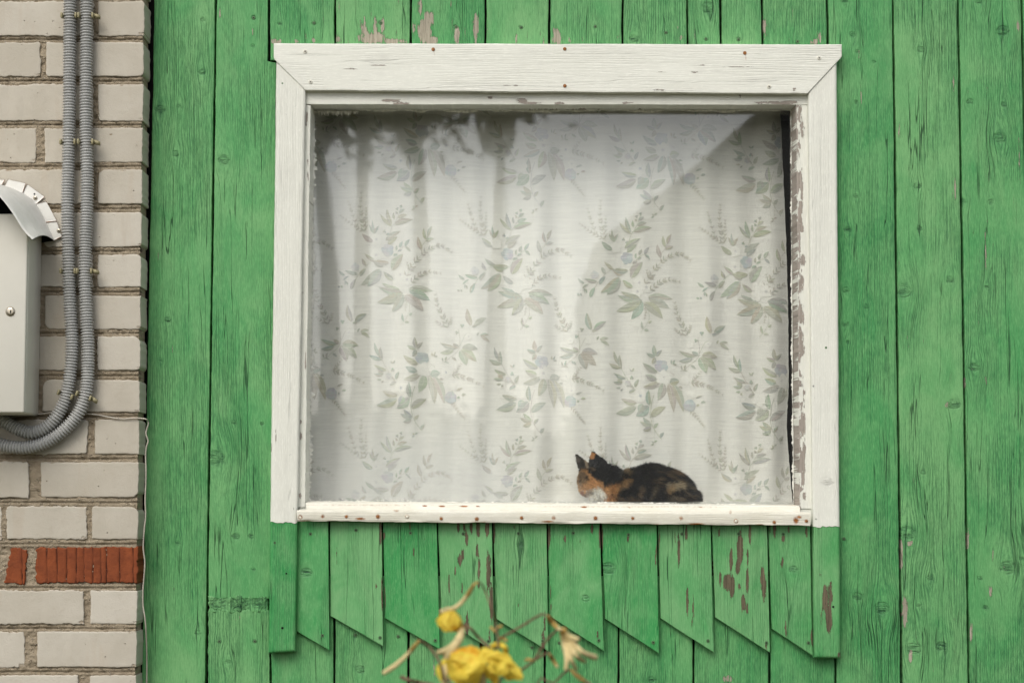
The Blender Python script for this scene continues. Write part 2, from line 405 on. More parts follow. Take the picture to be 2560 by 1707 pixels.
# short strip between the second plank and the casing, above and below the notch
plank((673, 676), (838, 836), TOP, 152, 21, wear=0.08, pstreak=0.2, tone=0.1, knots=[(785, 58, 6), (700, 60, 5)],
      peel=[(690, 104, 20, 9, .6), (765, 95, 4, 22, .6), (785, 102, 8, 8, .7), (740, 104, 10, 8, .6)])
UP = [((838, 836), (1027, 1021), 22, dict(peel=[(930, 96, 42, 16, .8), (911, 75, 8, 34, .8), (938, 70, 6, 34, .8), (957, 66, 5, 30, .75), (985, 104, 40, 9, .75), (844, 96, 6, 14, .7), (900, 58, 3, 22, .6)], knots=[(952, 58, 5)])),
      ((1027, 1021), (1214, 1202), 23, dict(peel=[(1062, 80, 20, 34, .95), (1072, 50, 14, 24, .8), (1050, 16, 6, 26, .75), (1077, 102, 22, 14, .85), (1143, 88, 7, 26, .9), (1190, 70, 8, 46, .9), (1034, 75, 4, 26, .65), (1130, 60, 3, 40, .5), (1164, 88, 3, 22, .6), (1128, 10, 3, 20, .6)], knots=[(1140, 68, 6)])),
      ((1214, 1202), (1374, 1362), 24, dict(knots=[(1303, 69, 5)], peel=[(1290, 100, 4, 18, .55), (1360, 100, 3, 16, .6)])),
      ((1374, 1362), (1557, 1546), 25, dict(peel=[(1392, 96, 13, 24, .85), (1385, 80, 4, 26, .7), (1455, 96, 4, 14, .6), (1425, 100, 8, 8, .6), (1545, 92, 4, 10, .6)], knots=[(1488, 67, 5)])),
      ((1557, 1546), (1718, 1733), 26, dict(knots=[(1586, 98, 12), (1665, 82, 5)], peel=[(1705, 96, 10, 9, .6), (1694, 70, 8, 5, .5)])),
      ((1718, 1733), (1801, 1822), 27, dict(knots=[(1765, 98, 5), (1770, 20, 16)])),
      ((1801, 1822), (1905, 1924), 28, dict(knots=[(1846, 99, 6)], peel=[(1812, 60, 4, 20, .5)])),
      ((1905, 1924), (2068, 2090), 29, dict(knots=[(1994, 106, 7)], peel=[(1912, 70, 6, 40, .65), (2035, 105, 14, 10, .7), (2050, 95, 8, 16, .65)]))]
for gl, gr, sd, k in UP:
    plank(gl, gr, TOP, 170, sd, wear=0.10, pstreak=0.22, tone=0.05, **k)
# below the window, behind the scalloped apron
DN = [((673, 676), (838, 836), 31, {}), ((838, 836), (1027, 1021), 32, dict(knots=[(900, 1672, 12), (888, 1590, 6), (995, 1590, 5)], tone=0.25)),
      ((1027, 1021), (1214, 1202), 33, dict(peel=[(1060, 1690, 3, 22, .55), (1085, 1660, 2.5, 36, .5)])),
      ((1214, 1202), (1374, 1362), 34, dict(knots=[(1330, 1618, 5)])),
      ((1374, 1362), (1557, 1546), 35, dict(tone=0.15, knots=[(1398, 1606, 5)])),
      ((1557, 1546), (1748, 1734), 36, dict(tone=0.2, knots=[(1590, 1605, 5), (1630, 1698, 9)])),
      ((1748, 1734), (1905, 1924), 37, dict(tone=0.2, peel=[(1820, 1695, 20, 12, .6)])),
      ((1905, 1924), (2068, 2089), 38, dict(tone=0.1))]
for gl, gr, sd, k in DN:
    plank(gl, gr, 1440, BOT, sd, wear=0.03, pstreak=0.12, **k)
# right of the window
plank((2068, 2089), (2232, 2254), TOP, BOT, 41, wear=0.04, pstreak=0.15,
      knots=[(2112, 5, 9), (2132, 86, 8), (2145, 130, 6), (2185, 155, 5), (2140, 255, 5), (2140, 490, 6), (2120, 575, 9), (2115, 725, 9), (2120, 855, 5), (2145, 1490, 12), (2205, 1520, 18), (2110, 1348, 4), (2113, 810, 8), (2165, 765, 7)],
      peel=[(2152, 240, 2.5, 40, .5), (2166, 350, 3, 26, .5), (2148, 140, 3, 40, .45)])
plank((2232, 2254), (2395, 2422), TOP, BOT, 42, wear=0.10, pstreak=0.2,
      knots=[(2302, 124, 9), (2294, 465, 9), (2258, 728, 20), (2300, 572, 6), (2385, 1010, 16), (2268, 1332, 20), (2327, 1444, 10), (2298, 1512, 6), (2285, 1620, 18), (2355, 1615, 14), (2308, 1180, 6), (2375, 700, 10)],
      peel=[(2248, 330, 4, 26, .55), (2250, 22, 4, 16, .5), (2262, 1530, 9, 46, .85), (2254, 1390, 4, 40, .7), (2276, 1358, 9, 10, .6), (2276, 1640, 7, 22, .6), (2368, 1010, 7, 14, .6), (2384, 210, 3, 30, .55), (2388, 470, 3, 40, .5), (2388, 640, 3, 22, .5)])
plank((2395, 2422), (2554, 2590), TOP, BOT, 43, wear=0.08, pstreak=0.2, tone=0.08,
      knots=[(2507, 78, 16), (2425, 255, 9), (2510, 262, 7), (2500, 345, 16), (2407, 505, 8), (2478, 505, 8), (2448, 5, 9), (2436, 918, 13), (2520, 1418, 20), (2468, 720, 6), (2450, 1445, 6), (2464, 1518, 7), (2555, 1395, 6)],
      peel=[(2463, 650, 2.5, 90, .5), (2545, 65, 5, 18, .6), (2465, 950, 4, 14, .6), (2428, 1580, 5, 36, .7), (2412, 960, 3, 30, .5), (2420, 1330, 3, 60, .55), (2476, 1480, 6, 22, .55), (2482, 1375, 3, 40, .5), (2548, 400, 3, 80, .5)])
for k_ in range(6):
    plank((2554 + 164 * k_, 2590 + 166 * k_), (2718 + 164 * k_, 2756 + 166 * k_), TOP, BOT, 44 + k_ * 50, wear=0.1, pstreak=0.2, step=4.5 if k_ == 0 else 9.0)
# nail heads in the planks
for (x, y) in [(634, 45), (785, 58), (952, 58), (1140, 68), (1303, 69), (1488, 67), (1665, 82), (1765, 98), (1846, 99), (1994, 104),
               (637, 1602), (548, 1602), (995, 1590), (888, 1586), (1330, 1618), (1398, 1606), (2110, 1346)]:
    disc(mb, x, y, -0.0006, 0.0042, 1, dome=0.2)
    disc(mb, x, y, -0.0014, 0.0014, 2, dome=0.1, n=8)
wall = mb.build('plank_wall', [M['green'], M['screw'], M['hole']], house)

# boarded backing behind the planks with the window opening left free
mb = MB()
def slab(x0, x1, z0, z1, y0, y1, mat=0, bev=0.0):
    bm = bmesh.new(); bmesh.ops.create_cube(bm, size=1)
    for v in bm.verts: v.co = Vector(((x0 + x1) / 2 + v.co.x * (x1 - x0), (y0 + y1) / 2 + v.co.y * (y1 - y0), (z0 + z1) / 2 + v.co.z * (z1 - z0)))
    if bev: bmesh.ops.bevel(bm, geom=bm.edges[:], offset=bev, segments=2, affect='EDGES', profile=0.6)
    mb.addbm(bm, mat)
wx0, wx1 = P(752, 0, 0.0).x, P(2016, 0, 0.0).x
wz1, wz0 = P(1280, 240, 0.0).z, P(1280, 1270, 0.0).z
slab(-1.1, wx0, 0.02, 3.1, 0.028, 0.06); slab(wx1, 2.6, 0.02, 3.1, 0.028, 0.06)
slab(wx0, wx1, 0.02, wz0, 0.029, 0.061); slab(wx0, wx1, wz1, 3.1, 0.029, 0.061)
mb.build('backing_boards', M['dark'], house)
# the dim room behind the curtain: five plain sides
mb = MB()
slab(-1.2, -1.17, 0.3, 2.7, 0.062, 3.0); slab(1.87, 1.9, 0.3, 2.7, 0.062, 3.0)
slab(-1.17, 1.87, 0.3, 2.7, 3.0, 3.03); slab(-1.17, 1.87, 0.27, 0.3, 0.062, 3.0); slab(-1.17, 1.87, 2.7, 2.73, 0.062, 3.0)
mb.build('room_lining', M['room'], house)
print('wall ok')

# ------------------------------------------------------------------ brick wall at the left
YB = -0.080                   # front of the brickwork, proud of the planks
t = NT('white_silicate_brick')
gv = t.attr('gc', 'Vector'); tone = t.attr('tone')
b1 = t.noise(gv, 9, 4, 0.6); b2 = t.noise(gv, 300, 3, 0.7); b3 = t.noise(gv, 60, 4, 0.7)
vz = t.voro(gv, 42)
c = t.mix(t.mr(t.add(b1, t.mul(tone, 0.9)), 0.25, 0.75), (0.545, 0.507, 0.432), (0.462, 0.422, 0.348))
c = t.mix(t.mul(t.mr(b3, 0.56, 0.76), 0.35), c, (0.40, 0.34, 0.26))
pit = t.mr(vz, 0.03, 0.075, 1, 0); pit = t.mul(pit, t.mr(b1, 0.50, 0.56))
c = t.mix(t.mul(pit, 0.7), c, (0.22, 0.16, 0.11))
we = t.attr('wear'); wf = t.mr(t.add(we, t.mul(t.math('SUBTRACT', b3, 0.5), 0.9)), 0.45, 0.60)
c = t.mix(t.mul(wf, 0.8), c, (0.36, 0.29, 0.21))
sc = t.noise(t.comb(*[t.mul(x, k) for x, k in zip(t.sep(gv)[:3], (6, 1, 60))]), 3.2, 3, 0.6)
c = t.mix(t.mul(t.mr(sc, 0.60, 0.66), 0.18), c, (0.45, 0.36, 0.27))
h = t.add(t.add(t.mul(b2, 0.25), t.mul(b3, 0.5)), t.mul(pit, -1.5)); h = t.add(h, t.mul(wf, -0.8))
M['brick'] = t.done(t.bsdf(c, 0.85, 0.15, t.bump(h, 0.0022)))
t = NT('sandy_mortar')
gv = t.attr('gc', 'Vector')
b1 = t.noise(gv, 26, 5, 0.7); b2 = t.noise(gv, 190, 4, 0.75); vz = t.voro(gv, 120)
c = t.mix(t.mr(b1, 0.32, 0.68), (0.40, 0.335, 0.243), (0.30, 0.243, 0.17))
c = t.mix(t.mul(t.mr(b2, 0.56, 0.70), 0.5), c, (0.17, 0.13, 0.09))
c = t.mix(t.mul(t.mr(vz, 0.10, 0.22, 1, 0), t.mr(b1, 0.45, 0.55)), c, (0.50, 0.45, 0.37))
M['mortar'] = t.done(t.bsdf(c, 0.95, 0.1, t.bump(t.add(t.mul(b2, 1.2), t.add(b1, t.mul(t.mr(vz, 0.1, 0.3, 1, 0), 0.8))), 0.004)))
t = NT('grooved_red_brick')
gv = t.attr('gc', 'Vector')
b1 = t.noise(gv, 30, 4, 0.6); b2 = t.noise(t.comb(*[t.mul(x, k) for x, k in zip(t.sep(gv)[:3], (1, 1, 0.12))]), 120, 3, 0.7)
c = t.mix(t.mr(b1, 0.3, 0.7), (0.262, 0.072, 0.027), (0.18, 0.05, 0.022))
c = t.mix(t.mul(t.mr(b2, 0.52, 0.72), 0.4), c, (0.14, 0.035, 0.018))
c = t.mix(t.mr(t.attr('wear'), 0.18, 0.55), c, (0.045, 0.014, 0.009))
M['red'] = t.done(t.bsdf(c, 0.85, 0.15, t.bump(t.add(b1, t.mul(b2, 0.6)), 0.003)))

def RX(y): return 361.5 - 20.5 * y / 1700.0      # right corner of the brickwork
rows = [(3, 90, [(-60, 234), (245, None)]), (107, 192, [(-60, 102), (116, None)]), (212, 303, [(-60, 234), (246, None)]),
        (320, 406, [(-60, 90), (112, None)]), (425, 510, [(-60, 232), (245, None)]), (531, 617, [(-60, 95), (108, None)]),
        (636, 717, [(-60, 232), (244, None)]), (740, 824, [(-60, 100), (112, None)]), (840, 925, [(-60, 234), (243, None)]),
        (950, 1030, [(-60, 95), (106, None)]), (1049, 1135, [(-60, 218), (237, None)]), (1155, 1243, [(-60, 72), (102, None)]),
        (1266, 1348, [(-60, 4), (16, 218), (230, None)]), (1476, 1560, [(-60, 210), (226, None)]), (1578, 1667, [(-60, 62), (93, None)]),
        (1687, 1775, [(-60, 195), (225, None)])]
for k_ in range(4):
    rows.insert(0, (3 - 105 * (k_ + 1), 90 - 105 * (k_ + 1), [(-60, 102), (116, None)] if k_ % 2 == 0 else [(-60, 234), (245, None)]))
for k_ in range(4):
    rows.append((1687 + 108 * (k_ + 1), 1775 + 108 * (k_ + 1), [(-60, 62), (93, None)] if k_ % 2 == 0 else [(-60, 205), (225, None)]))
rows = [(a_, b_, [(-560, -318), (-304, l_[0][1] - 254), (l_[0][1] - 242, l_[0][1])] + l_[1:]) for a_, b_, l_ in rows]
mb = MB(); rng = random.Random(5)
sd = 200
for (y0, y1, bl) in rows:
    tilt = rng.uniform(-1.5, 1.5)
    for (x0, x1) in bl:
        sd += 1
        last = x1 is None
        a0, a1 = (x1, x1) if not last else (RX(y0), RX(y1))
        rc = [rng.choice((2, 3, 5, 9)) for _ in range(4)]
        if rng.random() < 0.55: rc[rng.randrange(4)] = rng.uniform(12, 24)
        wearp = [(a0 - 6, y1 - 5, 14, 7, 0.55)] if rng.random() < 0.6 else []
        wearp.append((rng.uniform(x0, a0), y0 + 2, rng.uniform(10, 40), 4, 0.5))
        board(mb, (x0, y0 + tilt), (a0, y0), (a1, y1), (x0, y1 + tilt), YB + rng.uniform(-0.002, 0.002), 0.07 if not last else 0.085, step=4.0, r=3.0,
              seed=sd, wob=1.3 if last else 2.0, wobl=34, tone=rng.uniform(-0.3, 0.3), rc=rc, surf=0.0008, surfc=40, chip=0.9 if last else 1.7, peel=wearp)
bw = mb.build('brick_wall', [M['brick']])
tag(bw, 'pale white brick wall with sandy mortar and one course of red brick', 'wall')
mb = MB()
# mortar sheet, 7 mm behind the brick faces, with trowelled ridges along each bed joint
px = np.arange(-560, 362, 2.5); py = np.arange(-420, 2210, 2.5)
PX, PY = np.meshgrid(px, py)
lim = 358.0 - 20.5 * PY / 1700.0
U = np.minimum(PX, lim)
y = YB + 0.0050 + 0.0045 * n2d(PX, PY, 11, 6, 3) + 0.005 * n2d(PX, PY, 30, 14, 4) + 0.003 * n2d(PX, PY, 4, 3, 6)
mid = np.array([(rows[i][1] + rows[i + 1][0]) / 2 for i in range(len(rows) - 1)] + [1358, 1467])
mid = mid[np.abs(mid - 1412) > 20]
dm = np.min(np.abs(PY[..., None] - mid + 5 * n1d(PX, 120, 8)[..., None]), -1)
y = y + 0.004 * np.exp(-(dm / 2.2) ** 2) - 0.003 * np.exp(-((dm - 5) / 3.0) ** 2)
y[:, -1] = YB + 0.085
pts = PP(U, PY, np.clip(y, YB + 0.0024, YB + 0.03)); pts[:, -1] = PP(U[:, -1], PY[:, -1], YB + 0.01); pts[:, -1, 1] = YB + 0.085
nv, nu = PX.shape; idx = np.arange(nv * nu).reshape(nv, nu)
q = np.stack([idx[:-1, :-1], idx[1:, :-1], idx[1:, 1:], idx[:-1, 1:]], -1).reshape(-1, 4)
mb.add(pts, q, 0)
mb.build('mortar', [M['mortar']], bw)
for nm, pts4, grooves, sdd in (('red_brick', ((91, 1368), (345, 1367), (344, 1456), (89, 1457)), [117, 142, 166, 190, 210, 232, 252, 266, 299, 333], 301),
                               ('red_brick', ((28, 1368), (69, 1374), (62, 1460), (10, 1457)), [55], 302)):
    mb = MB()
    board(mb, *pts4, YB, 0.085 if sdd == 301 else 0.05, step=2.5, r=3, seed=sdd, wob=2.2, wobl=20, surf=0.0015, surfc=30, chip=2.0, rc=(4, 4, 5, 6))
    V = mb.v[0]; w = np.zeros(len(V))
    # drag grooves pressed into the face of the clay
    gxy = mb.gc[0]
    o = np.array(PP(0, 0, YB))
    pxv = 1280 + (V[:, 0] / (V[:, 1] + D)) / K * 1.0
    # invert the projection for the column
    zz = V[:, 2] - CAM_Z; fy = V[:, 1] + D
    fw = fy * CP + zz * SP
    pxv = 1280 + V[:, 0] / fw / K
    pyv = 853.5 - ((-fy * SP + zz * CP) / fw) / K
    for gx in grooves:
        wob = 2.0 * n1d(pyv, 14, int(gx)); g = np.exp(-((pxv - gx - wob) / 1.9) ** 2) * (0.75 + 0.5 * n1d(pyv, 20, int(gx) + 9))
        w = np.maximum(w, g)
    front = V[:, 1] < YB + 0.02
    V[:, 1] += np.where(front, 0.004 * w, 0)
    mb.a['wear'][0] = w * 0.75 * front
    rb = mb.build(nm, [M['red']], bw)
    rb['label'] = 'red clay brick with vertical drag grooves' if sdd == 301 else 'broken red brick end'
print('brick ok')

# ------------------------------------------------------------------ window: casing, sash, flashing, apron, pane
YC = -0.036                  # face of the casing boards
win = bpy.data.objects.new('window', None); COL.objects.link(win); win.parent = house
win.location = P(1380, 1300, 0.0)
win['label'] = 'large single pane window with white casing and green scalloped apron'
mb = MB()
# head board: a long trapezoid cut to the mitres, with its two clipped ends
def outline_board(mb, left, right, y_edges, yf, t, **k): pass
hk = dict(grain='u', r=2.0, wob=0.8, wobl=90, surf=0.0008, surfc=80)
rst = [(1083, 125, 4, 5, .9), (1085, 136, 3, 12, .55), (1862, 134, 4.5, 5, 1.0), (1864, 146, 3, 10, .6), (1412, 124, 4, 4, .6), (763, 129, 4, 3, .45)]
pl = [(877, 172, 24, 2.6, .75), (945, 165, 26, 2.0, .7), (994, 171, 10, 1.8, .7), (1290, 215, 8, 4, .8), (1260, 215, 30, 1.2, .6), (1298, 180, 14, 1.6, .65), (1336, 182, 18, 1.6, .62),
      (1395, 174, 30, 1.6, .6), (1510, 173, 22, 1.5, .6), (1750, 163, 22, 1.5, .6), (1850, 168, 60, 1.6, .6), (1980, 171, 24, 1.6, .6), (1660, 180, 22, 1.6, .62), (1740, 181, 16, 1.6, .62),
      (1650, 227, 30, 3, .7), (1740, 228, 40, 2.2, .65), (2010, 224, 12, 6, .8), (1400, 228, 20, 2, .6)]
# built as one grid whose ends follow the mitre: remap the ends after meshing a rectangle
board(mb, (684, 109), (2105, 112), (2105, 235), (684, 226), YC - 0.004, 0.036, step=4.5, seed=401, peel=pl, rust=rst, tone=-0.25, **hk)
V = mb.v[0]
zz = V[:, 2] - CAM_Z; fy = V[:, 1] + D; fw = fy * CP + zz * SP
pxv = 1280 + V[:, 0] / fw / K; pyv = 853.5 - ((-fy * SP + zz * CP) / fw) / K
lim_l = np.interp(pyv, [100, 148, 227], [684, 684, 765]); lim_r = np.interp(pyv, [100, 143, 234], [2105, 2105, 2019])
s_ = (pxv - 684) / (2105 - 684.0)
e = 60.0      # only the last stretch of the board is squeezed to the mitre
npx = np.where(pxv < 684 + 140, lim_l + (pxv - 684) * (824 - lim_l) / 140.0, pxv)
npx = np.where(pxv > 2105 - 140, lim_r - (2105 - pxv) * (lim_r - 1965) / 140.0, npx)
V[:, 0] += (npx - pxv) * K * fw
for (x, y, rr) in [(763, 129, .0048), (776, 205, .0048), (1412, 123, .0045), (1412, 215, .0045), (1862, 133, .0045), (1923, 217, .0048), (2048, 145, .005), (1083, 124, .0045)]:
    disc(mb, x, y, YC - 0.0048, rr, 1 if rr > .0046 else 2, dome=0.22, slot=(0.5, 2.07) if rr > .0046 else None, slotmat=3)
mb.build('casing_head', [M['white'], M['metal_white'], M['rustnail'], M['hole']], win)
# side boards: white above, green below the same board's paint line
def side_casing(name, TL, TR, BR, BL, ypaint, seed, peel, knots, heads, tone):
    mb = MB()
    (xl0, yl0), (xr0, yr0) = TL, TR; (xl1, y1), (xr1, y1b) = BL, BR
    fl = lambda y: xl0 + (xl1 - xl0) * (y - yl0) / (y1 - yl0); fr = lambda y: xr0 + (xr1 - xr0) * (y - yr0) / (y1b - yr0)
    board(mb, (fl(ypaint - 14.0), ypaint - 14), (fr(ypaint - 14.0), ypaint - 14), (xr1, y1b), (xl1, y1), YC, 0.035, step=4.5, r=7.0, flat='T', seed=seed + 1, mat=1, wob=0.6, tone=tone[1],
          peel=[p for p in peel if p[1] > ypaint], knots=[k for k in knots if k[1] > ypaint], surf=0.0003)
    # the white stretch, its top squeezed down onto the mitre line
    board(mb, (fl(yl0), min(yl0, yr0)), (fr(yl0), min(yl0, yr0)), (fr(ypaint), ypaint - 0.5), (fl(ypaint), ypaint - 0.5), YC - 0.0010, 0.0360, step=4.5, r=7.0, flat='B', seed=seed, mat=0, wob=0.6,
          tone=tone[0], peel=[p for p in peel if p[1] <= ypaint], knots=[k for k in knots if k[1] <= ypaint], surf=0.0003)
    V = mb.v[-1]; zz = V[:, 2] - CAM_Z; fy = V[:, 1] + D; fw = fy * CP + zz * SP
    pxv = 1280 + V[:, 0] / fw / K; pyv = 853.5 - ((-fy * SP + zz * CP) / fw) / K
    top = np.interp(pxv, [xl0, xr0], [yl0, yr0]) - 5.0
    ym = min(yl0, yr0); npy = np.where(pyv < ym + 200, top + (pyv - ym) * (ym + 200 - top) / 200.0, pyv)
    # ragged brush line where white meets green
    npy = np.where(pyv > ypaint - 12, npy + (n1d(pxv, 7, seed + 3) * 5 + n1d(pxv, 2.5, seed + 4) * 2) * smooth(ypaint - 12, ypaint - 1, pyv), npy)
    V[:, 2] -= (npy - pyv) * K * fw
    V[:, 1] -= np.where(pyv > ypaint - 12, 0.0004, 0) * (V[:, 1] < YC + 0.02)
    for (x, y, rr, mt) in heads: disc(mb, x, y, YC - 0.0006, rr * 0.72, mt, dome=0.12, slot=(0.7, 2.3) if rr > 0.0042 else None, slotmat=3)
    mb.build(name, [M['white'], M['fresh'], M['screw'], M['hole']], win)
side_casing('casing_side', (691, 155), (764, 227), (738, 1628), (671, 1632), 1306, 411,
            [(678, 1120, 3, 30, .7), (676, 1040, 3, 30, .65), (690, 1090, 2, 26, .6), (674, 960, 3, 60, .6), (735, 1270, 3, 10, .7), (700, 480, 3, 20, .45), (676, 1250, 2, 20, .6)],
            [],
            [(706, 209, .0036, 2), (726, 1137, .003, 3), (738, 266, .0026, 3), (716, 286, .0026, 3), (732, 1288, .0042, 2), (687, 1356, .0045, 2), (716, 1433, .003, 3), (706, 1569, .0042, 3)], (-0.1, 0.3))
side_casing('casing_side', (2019, 235), (2091, 160), (2101, 1645), (2035, 1644), 1316, 421,
            [(2072, 1545, 9, 40, 1.0), (2064, 1500, 9, 36, .95), (2062, 1470, 6, 14, .8), (2076, 1480, 7, 40, .9), (2054, 1540, 5, 24, .7), (2052, 1436, 5, 6, .7), (2098, 1636, 6, 10, .7), (2045, 700, 2, 24, .42), (2060, 1620, 10, 8, .5)],
            [(2068, 1204, 15)],
            [(2066, 220, .0036, 3), (2046, 338, .0028, 3), (2030, 392, .002, 3), (2077, 454, .002, 3), (2078, 580, .0038, 2), (2033, 605, .003, 3), (2065, 869, .004, 2), (2034, 965, .0032, 3), (2036, 995, .002, 3), (2044, 1073, .002, 3), (2040, 1297, .0044, 2), (2083, 1516, .0038, 3)], (-0.1, -0.1))
print('casing ok')
# sash: rails and stiles set back behind the casing; each has a deep reveal to the glass
YS, YG = -0.020, 0.040
W2 = dict(step=3.5, r=2.0, wob=0.7)
mb = MB()
board(mb, (752, 212), (2034, 214), (2030, 263), (754, 262), YS, YG - YS + 0.012, grain='u', seed=431, tone=0.1, wear=0.05,
      peel=[(975, 252, 30, 5, .8), (1000, 259, 40, 3, .9), (1225, 245, 10, 5, .7), (1305, 252, 16, 8, .9), (1330, 258, 30, 4, .8), (1570, 258, 20, 4, .7), (1850, 240, 5, 7, .8), (1930, 257, 50, 5, .8), (1975, 256, 20, 5, .9),
            (1400, 259, 20, 3, .8), (1700, 259, 60, 2, .6), (1960, 259, 40, 4, .85)], rust=[], **W2)
# weathered underside of the top rail
V = mb.v[-1]; under = (V[:, 1] > YS + 0.02)
mb.a['wear'][-1] = np.maximum(mb.a['wear'][-1], 0.62 * under * (n2d(V[:, 0] * 1000, V[:, 1] * 1000, 120, 18, 77) + 0.62))
stile = dict(W2); stile['step'] = 2.6
board(mb, (751, 262), (777, 264), (763, 1268), (735, 1268), YS + 0.001, YG - YS + 0.010, seed=432, wear=0.12, pstreak=0.16, tone=0.1,
      peel=[(752, 1090, 4, 16, .8), (752, 1055, 3, 8, .8), (751, 1240, 5, 10, .8), (766, 300, 5, 30, .6), (756, 460, 4, 12, .7), (770, 430, 3, 50, .5), (764, 900, 3, 30, .5), (756, 730, 3, 8, .7)], chip=1.2, **stile)
V = mb.v[-1]; V[:, 0] += 0.0035 * smooth(YS + 0.004, YS + 0.05, V[:, 1]) * (V[:, 0] > P(768, 700, YS).x - 0.012)
board(mb, (1990, 263), (2030, 263), (2036, 1272), (1998, 1272), YS + 0.001, YG - YS + 0.010, seed=433, wear=0.16, pstreak=0.2, tone=0.0,
      peel=[(2000, 280, 6, 30, .9), (2006, 325, 7, 26, .85), (2001, 455, 6, 30, .9), (2005, 490, 6, 16, .85), (2004, 560, 4, 20, .75), (2008, 650, 9, 18, .95), (2000, 715, 8, 20, .9), (2001, 780, 8, 34, .95), (2004, 850, 7, 24, .9), (2005, 870, 9, 10, .9),
            (2006, 1060, 10, 45, 1.0), (2010, 1120, 6, 40, .95), (2004, 1020, 6, 16, .8), (2010, 1240, 8, 12, .9), (2004, 940, 5, 14, .7), (1999, 600, 4, 120, .7), (1998, 380, 3, 90, .6)], chip=1.6, **stile)
V = mb.v[-1]; zz = V[:, 2] - CAM_Z; fy = V[:, 1] + D; fw = fy * CP + zz * SP
pxv = 1280 + V[:, 0] / fw / K; pyv = 853.5 - ((-fy * SP + zz * CP) / fw) / K
inner_x = np.interp(pyv, [263, 1272], [1990, 1998])
rev = (V[:, 1] > YS + 0.02) & (pxv < inner_x + 1)
V[:, 0] -= 0.0055 * rev
mb.a['wear'][-1] = np.maximum(mb.a['wear'][-1] * 0.8, 0.66 * rev)
pat = (n2d(pxv, pyv, 8, 26, 911) + 0.5) * 0.75 + (n2d(pxv, pyv, 5, 9, 912) + 0.5) * 0.35 + 0.22 * n1d(pyv, 160, 913)
mb.a['wear'][-1] = np.maximum(mb.a['wear'][-1], 0.95 * smooth(0.42, 0.78, pat) * smooth(inner_x + 22, inner_x + 12, pxv) * (~rev))
mb.a['wear'][-1] = np.where(pxv < inner_x + 3, np.maximum(mb.a['wear'][-1], 0.52), mb.a['wear'][-1])
# bottom rail (mostly hidden by the flashing)
board(mb, (750, 1256), (2030, 1264), (2030, 1310), (745, 1302), YS + 0.004, YG - YS + 0.010, grain='u', seed=434, tone=0.2, **W2)
mb.build('sash_frame', [M['white']], win)
# glazing putty: thin ragged fillets against the glass
mb = MB()
def putty(pts_in, pts_out, seed, rag, n=420, y0=YG - 0.0035, y1=YG - 0.0008):
    tt = np.linspace(0, 1, n)
    a = np.array(pts_in, float); b = np.array(pts_out, float)
    ax = np.interp(tt, np.linspace(0, 1, len(a)), a[:, 0]); ay = np.interp(tt, np.linspace(0, 1, len(a)), a[:, 1])
    bx = np.interp(tt, np.linspace(0, 1, len(b)), b[:, 0]); by = np.interp(tt, np.linspace(0, 1, len(b)), b[:, 1])
    L = tt * 1200
    k = np.clip(0.55 + n1d(L, 38, seed) * 1.0 + n1d(L, 7, seed + 1) * rag + n1d(L, 3, seed + 2) * rag * 0.7, 0.02, 1.6)
    R = []
    for f, yy in ((0, y0 - 0.004), (0.02, y0), (0.6, y0 + 0.0008), (1.0, y1)):
        R.append(PP(ax + (bx - ax) * f * k, ay + (by - ay) * f * k, yy))
    V = np.stack(R, 0); idx = np.arange(4 * n).reshape(4, n)
    q = np.stack([idx[:-1, :-1], idx[:-1, 1:], idx[1:, 1:], idx[1:, :-1]], -1).reshape(-1, 4)
    mb.add(V, q, 0)
putty([(775, 275), (1400, 275), (1985, 275)], [(775, 283), (1400, 283), (1985, 282)], 51, 0.4)
putty([(778, 278), (900, 278)], [(778, 291), (900, 288)], 52, 0.9, 100)
putty([(783, 278), (777, 760), (770, 1262)], [(792, 278), (785, 760), (781, 1262)], 53, 0.9)
putty([(1979, 278), (1981, 760), (1985, 1262)], [(1974, 278), (1976, 760), (1979, 1262)], 54, 0.6)
putty([(768, 1256), (1400, 1260), (1990, 1264)], [(768, 1250), (1400, 1253), (1990, 1259)], 55, 0.7)
rng = random.Random(9)
for k in range(80):     # crumbs of dry putty lying along the foot of the glass
    x = rng.choice([rng.uniform(790, 1980), rng.uniform(1440, 1800), rng.uniform(780, 960)])
    y = 1250 + (x - 770) * 0.007 + rng.uniform(-4, 3); rr = rng.uniform(0.0005, 0.0015)
    bm = bmesh.new(); bmesh.ops.create_icosphere(bm, subdivisions=1, radius=rr)
    c = P(x, y, YG - 0.003)
    for v in bm.verts: v.co = c + Vector((v.co.x * rng.uniform(.7, 1.8), v.co.y, v.co.z * rng.uniform(.6, 1.2)))
    mb.addbm(bm, 0)
mb.build('putty', [M['putty']], win)
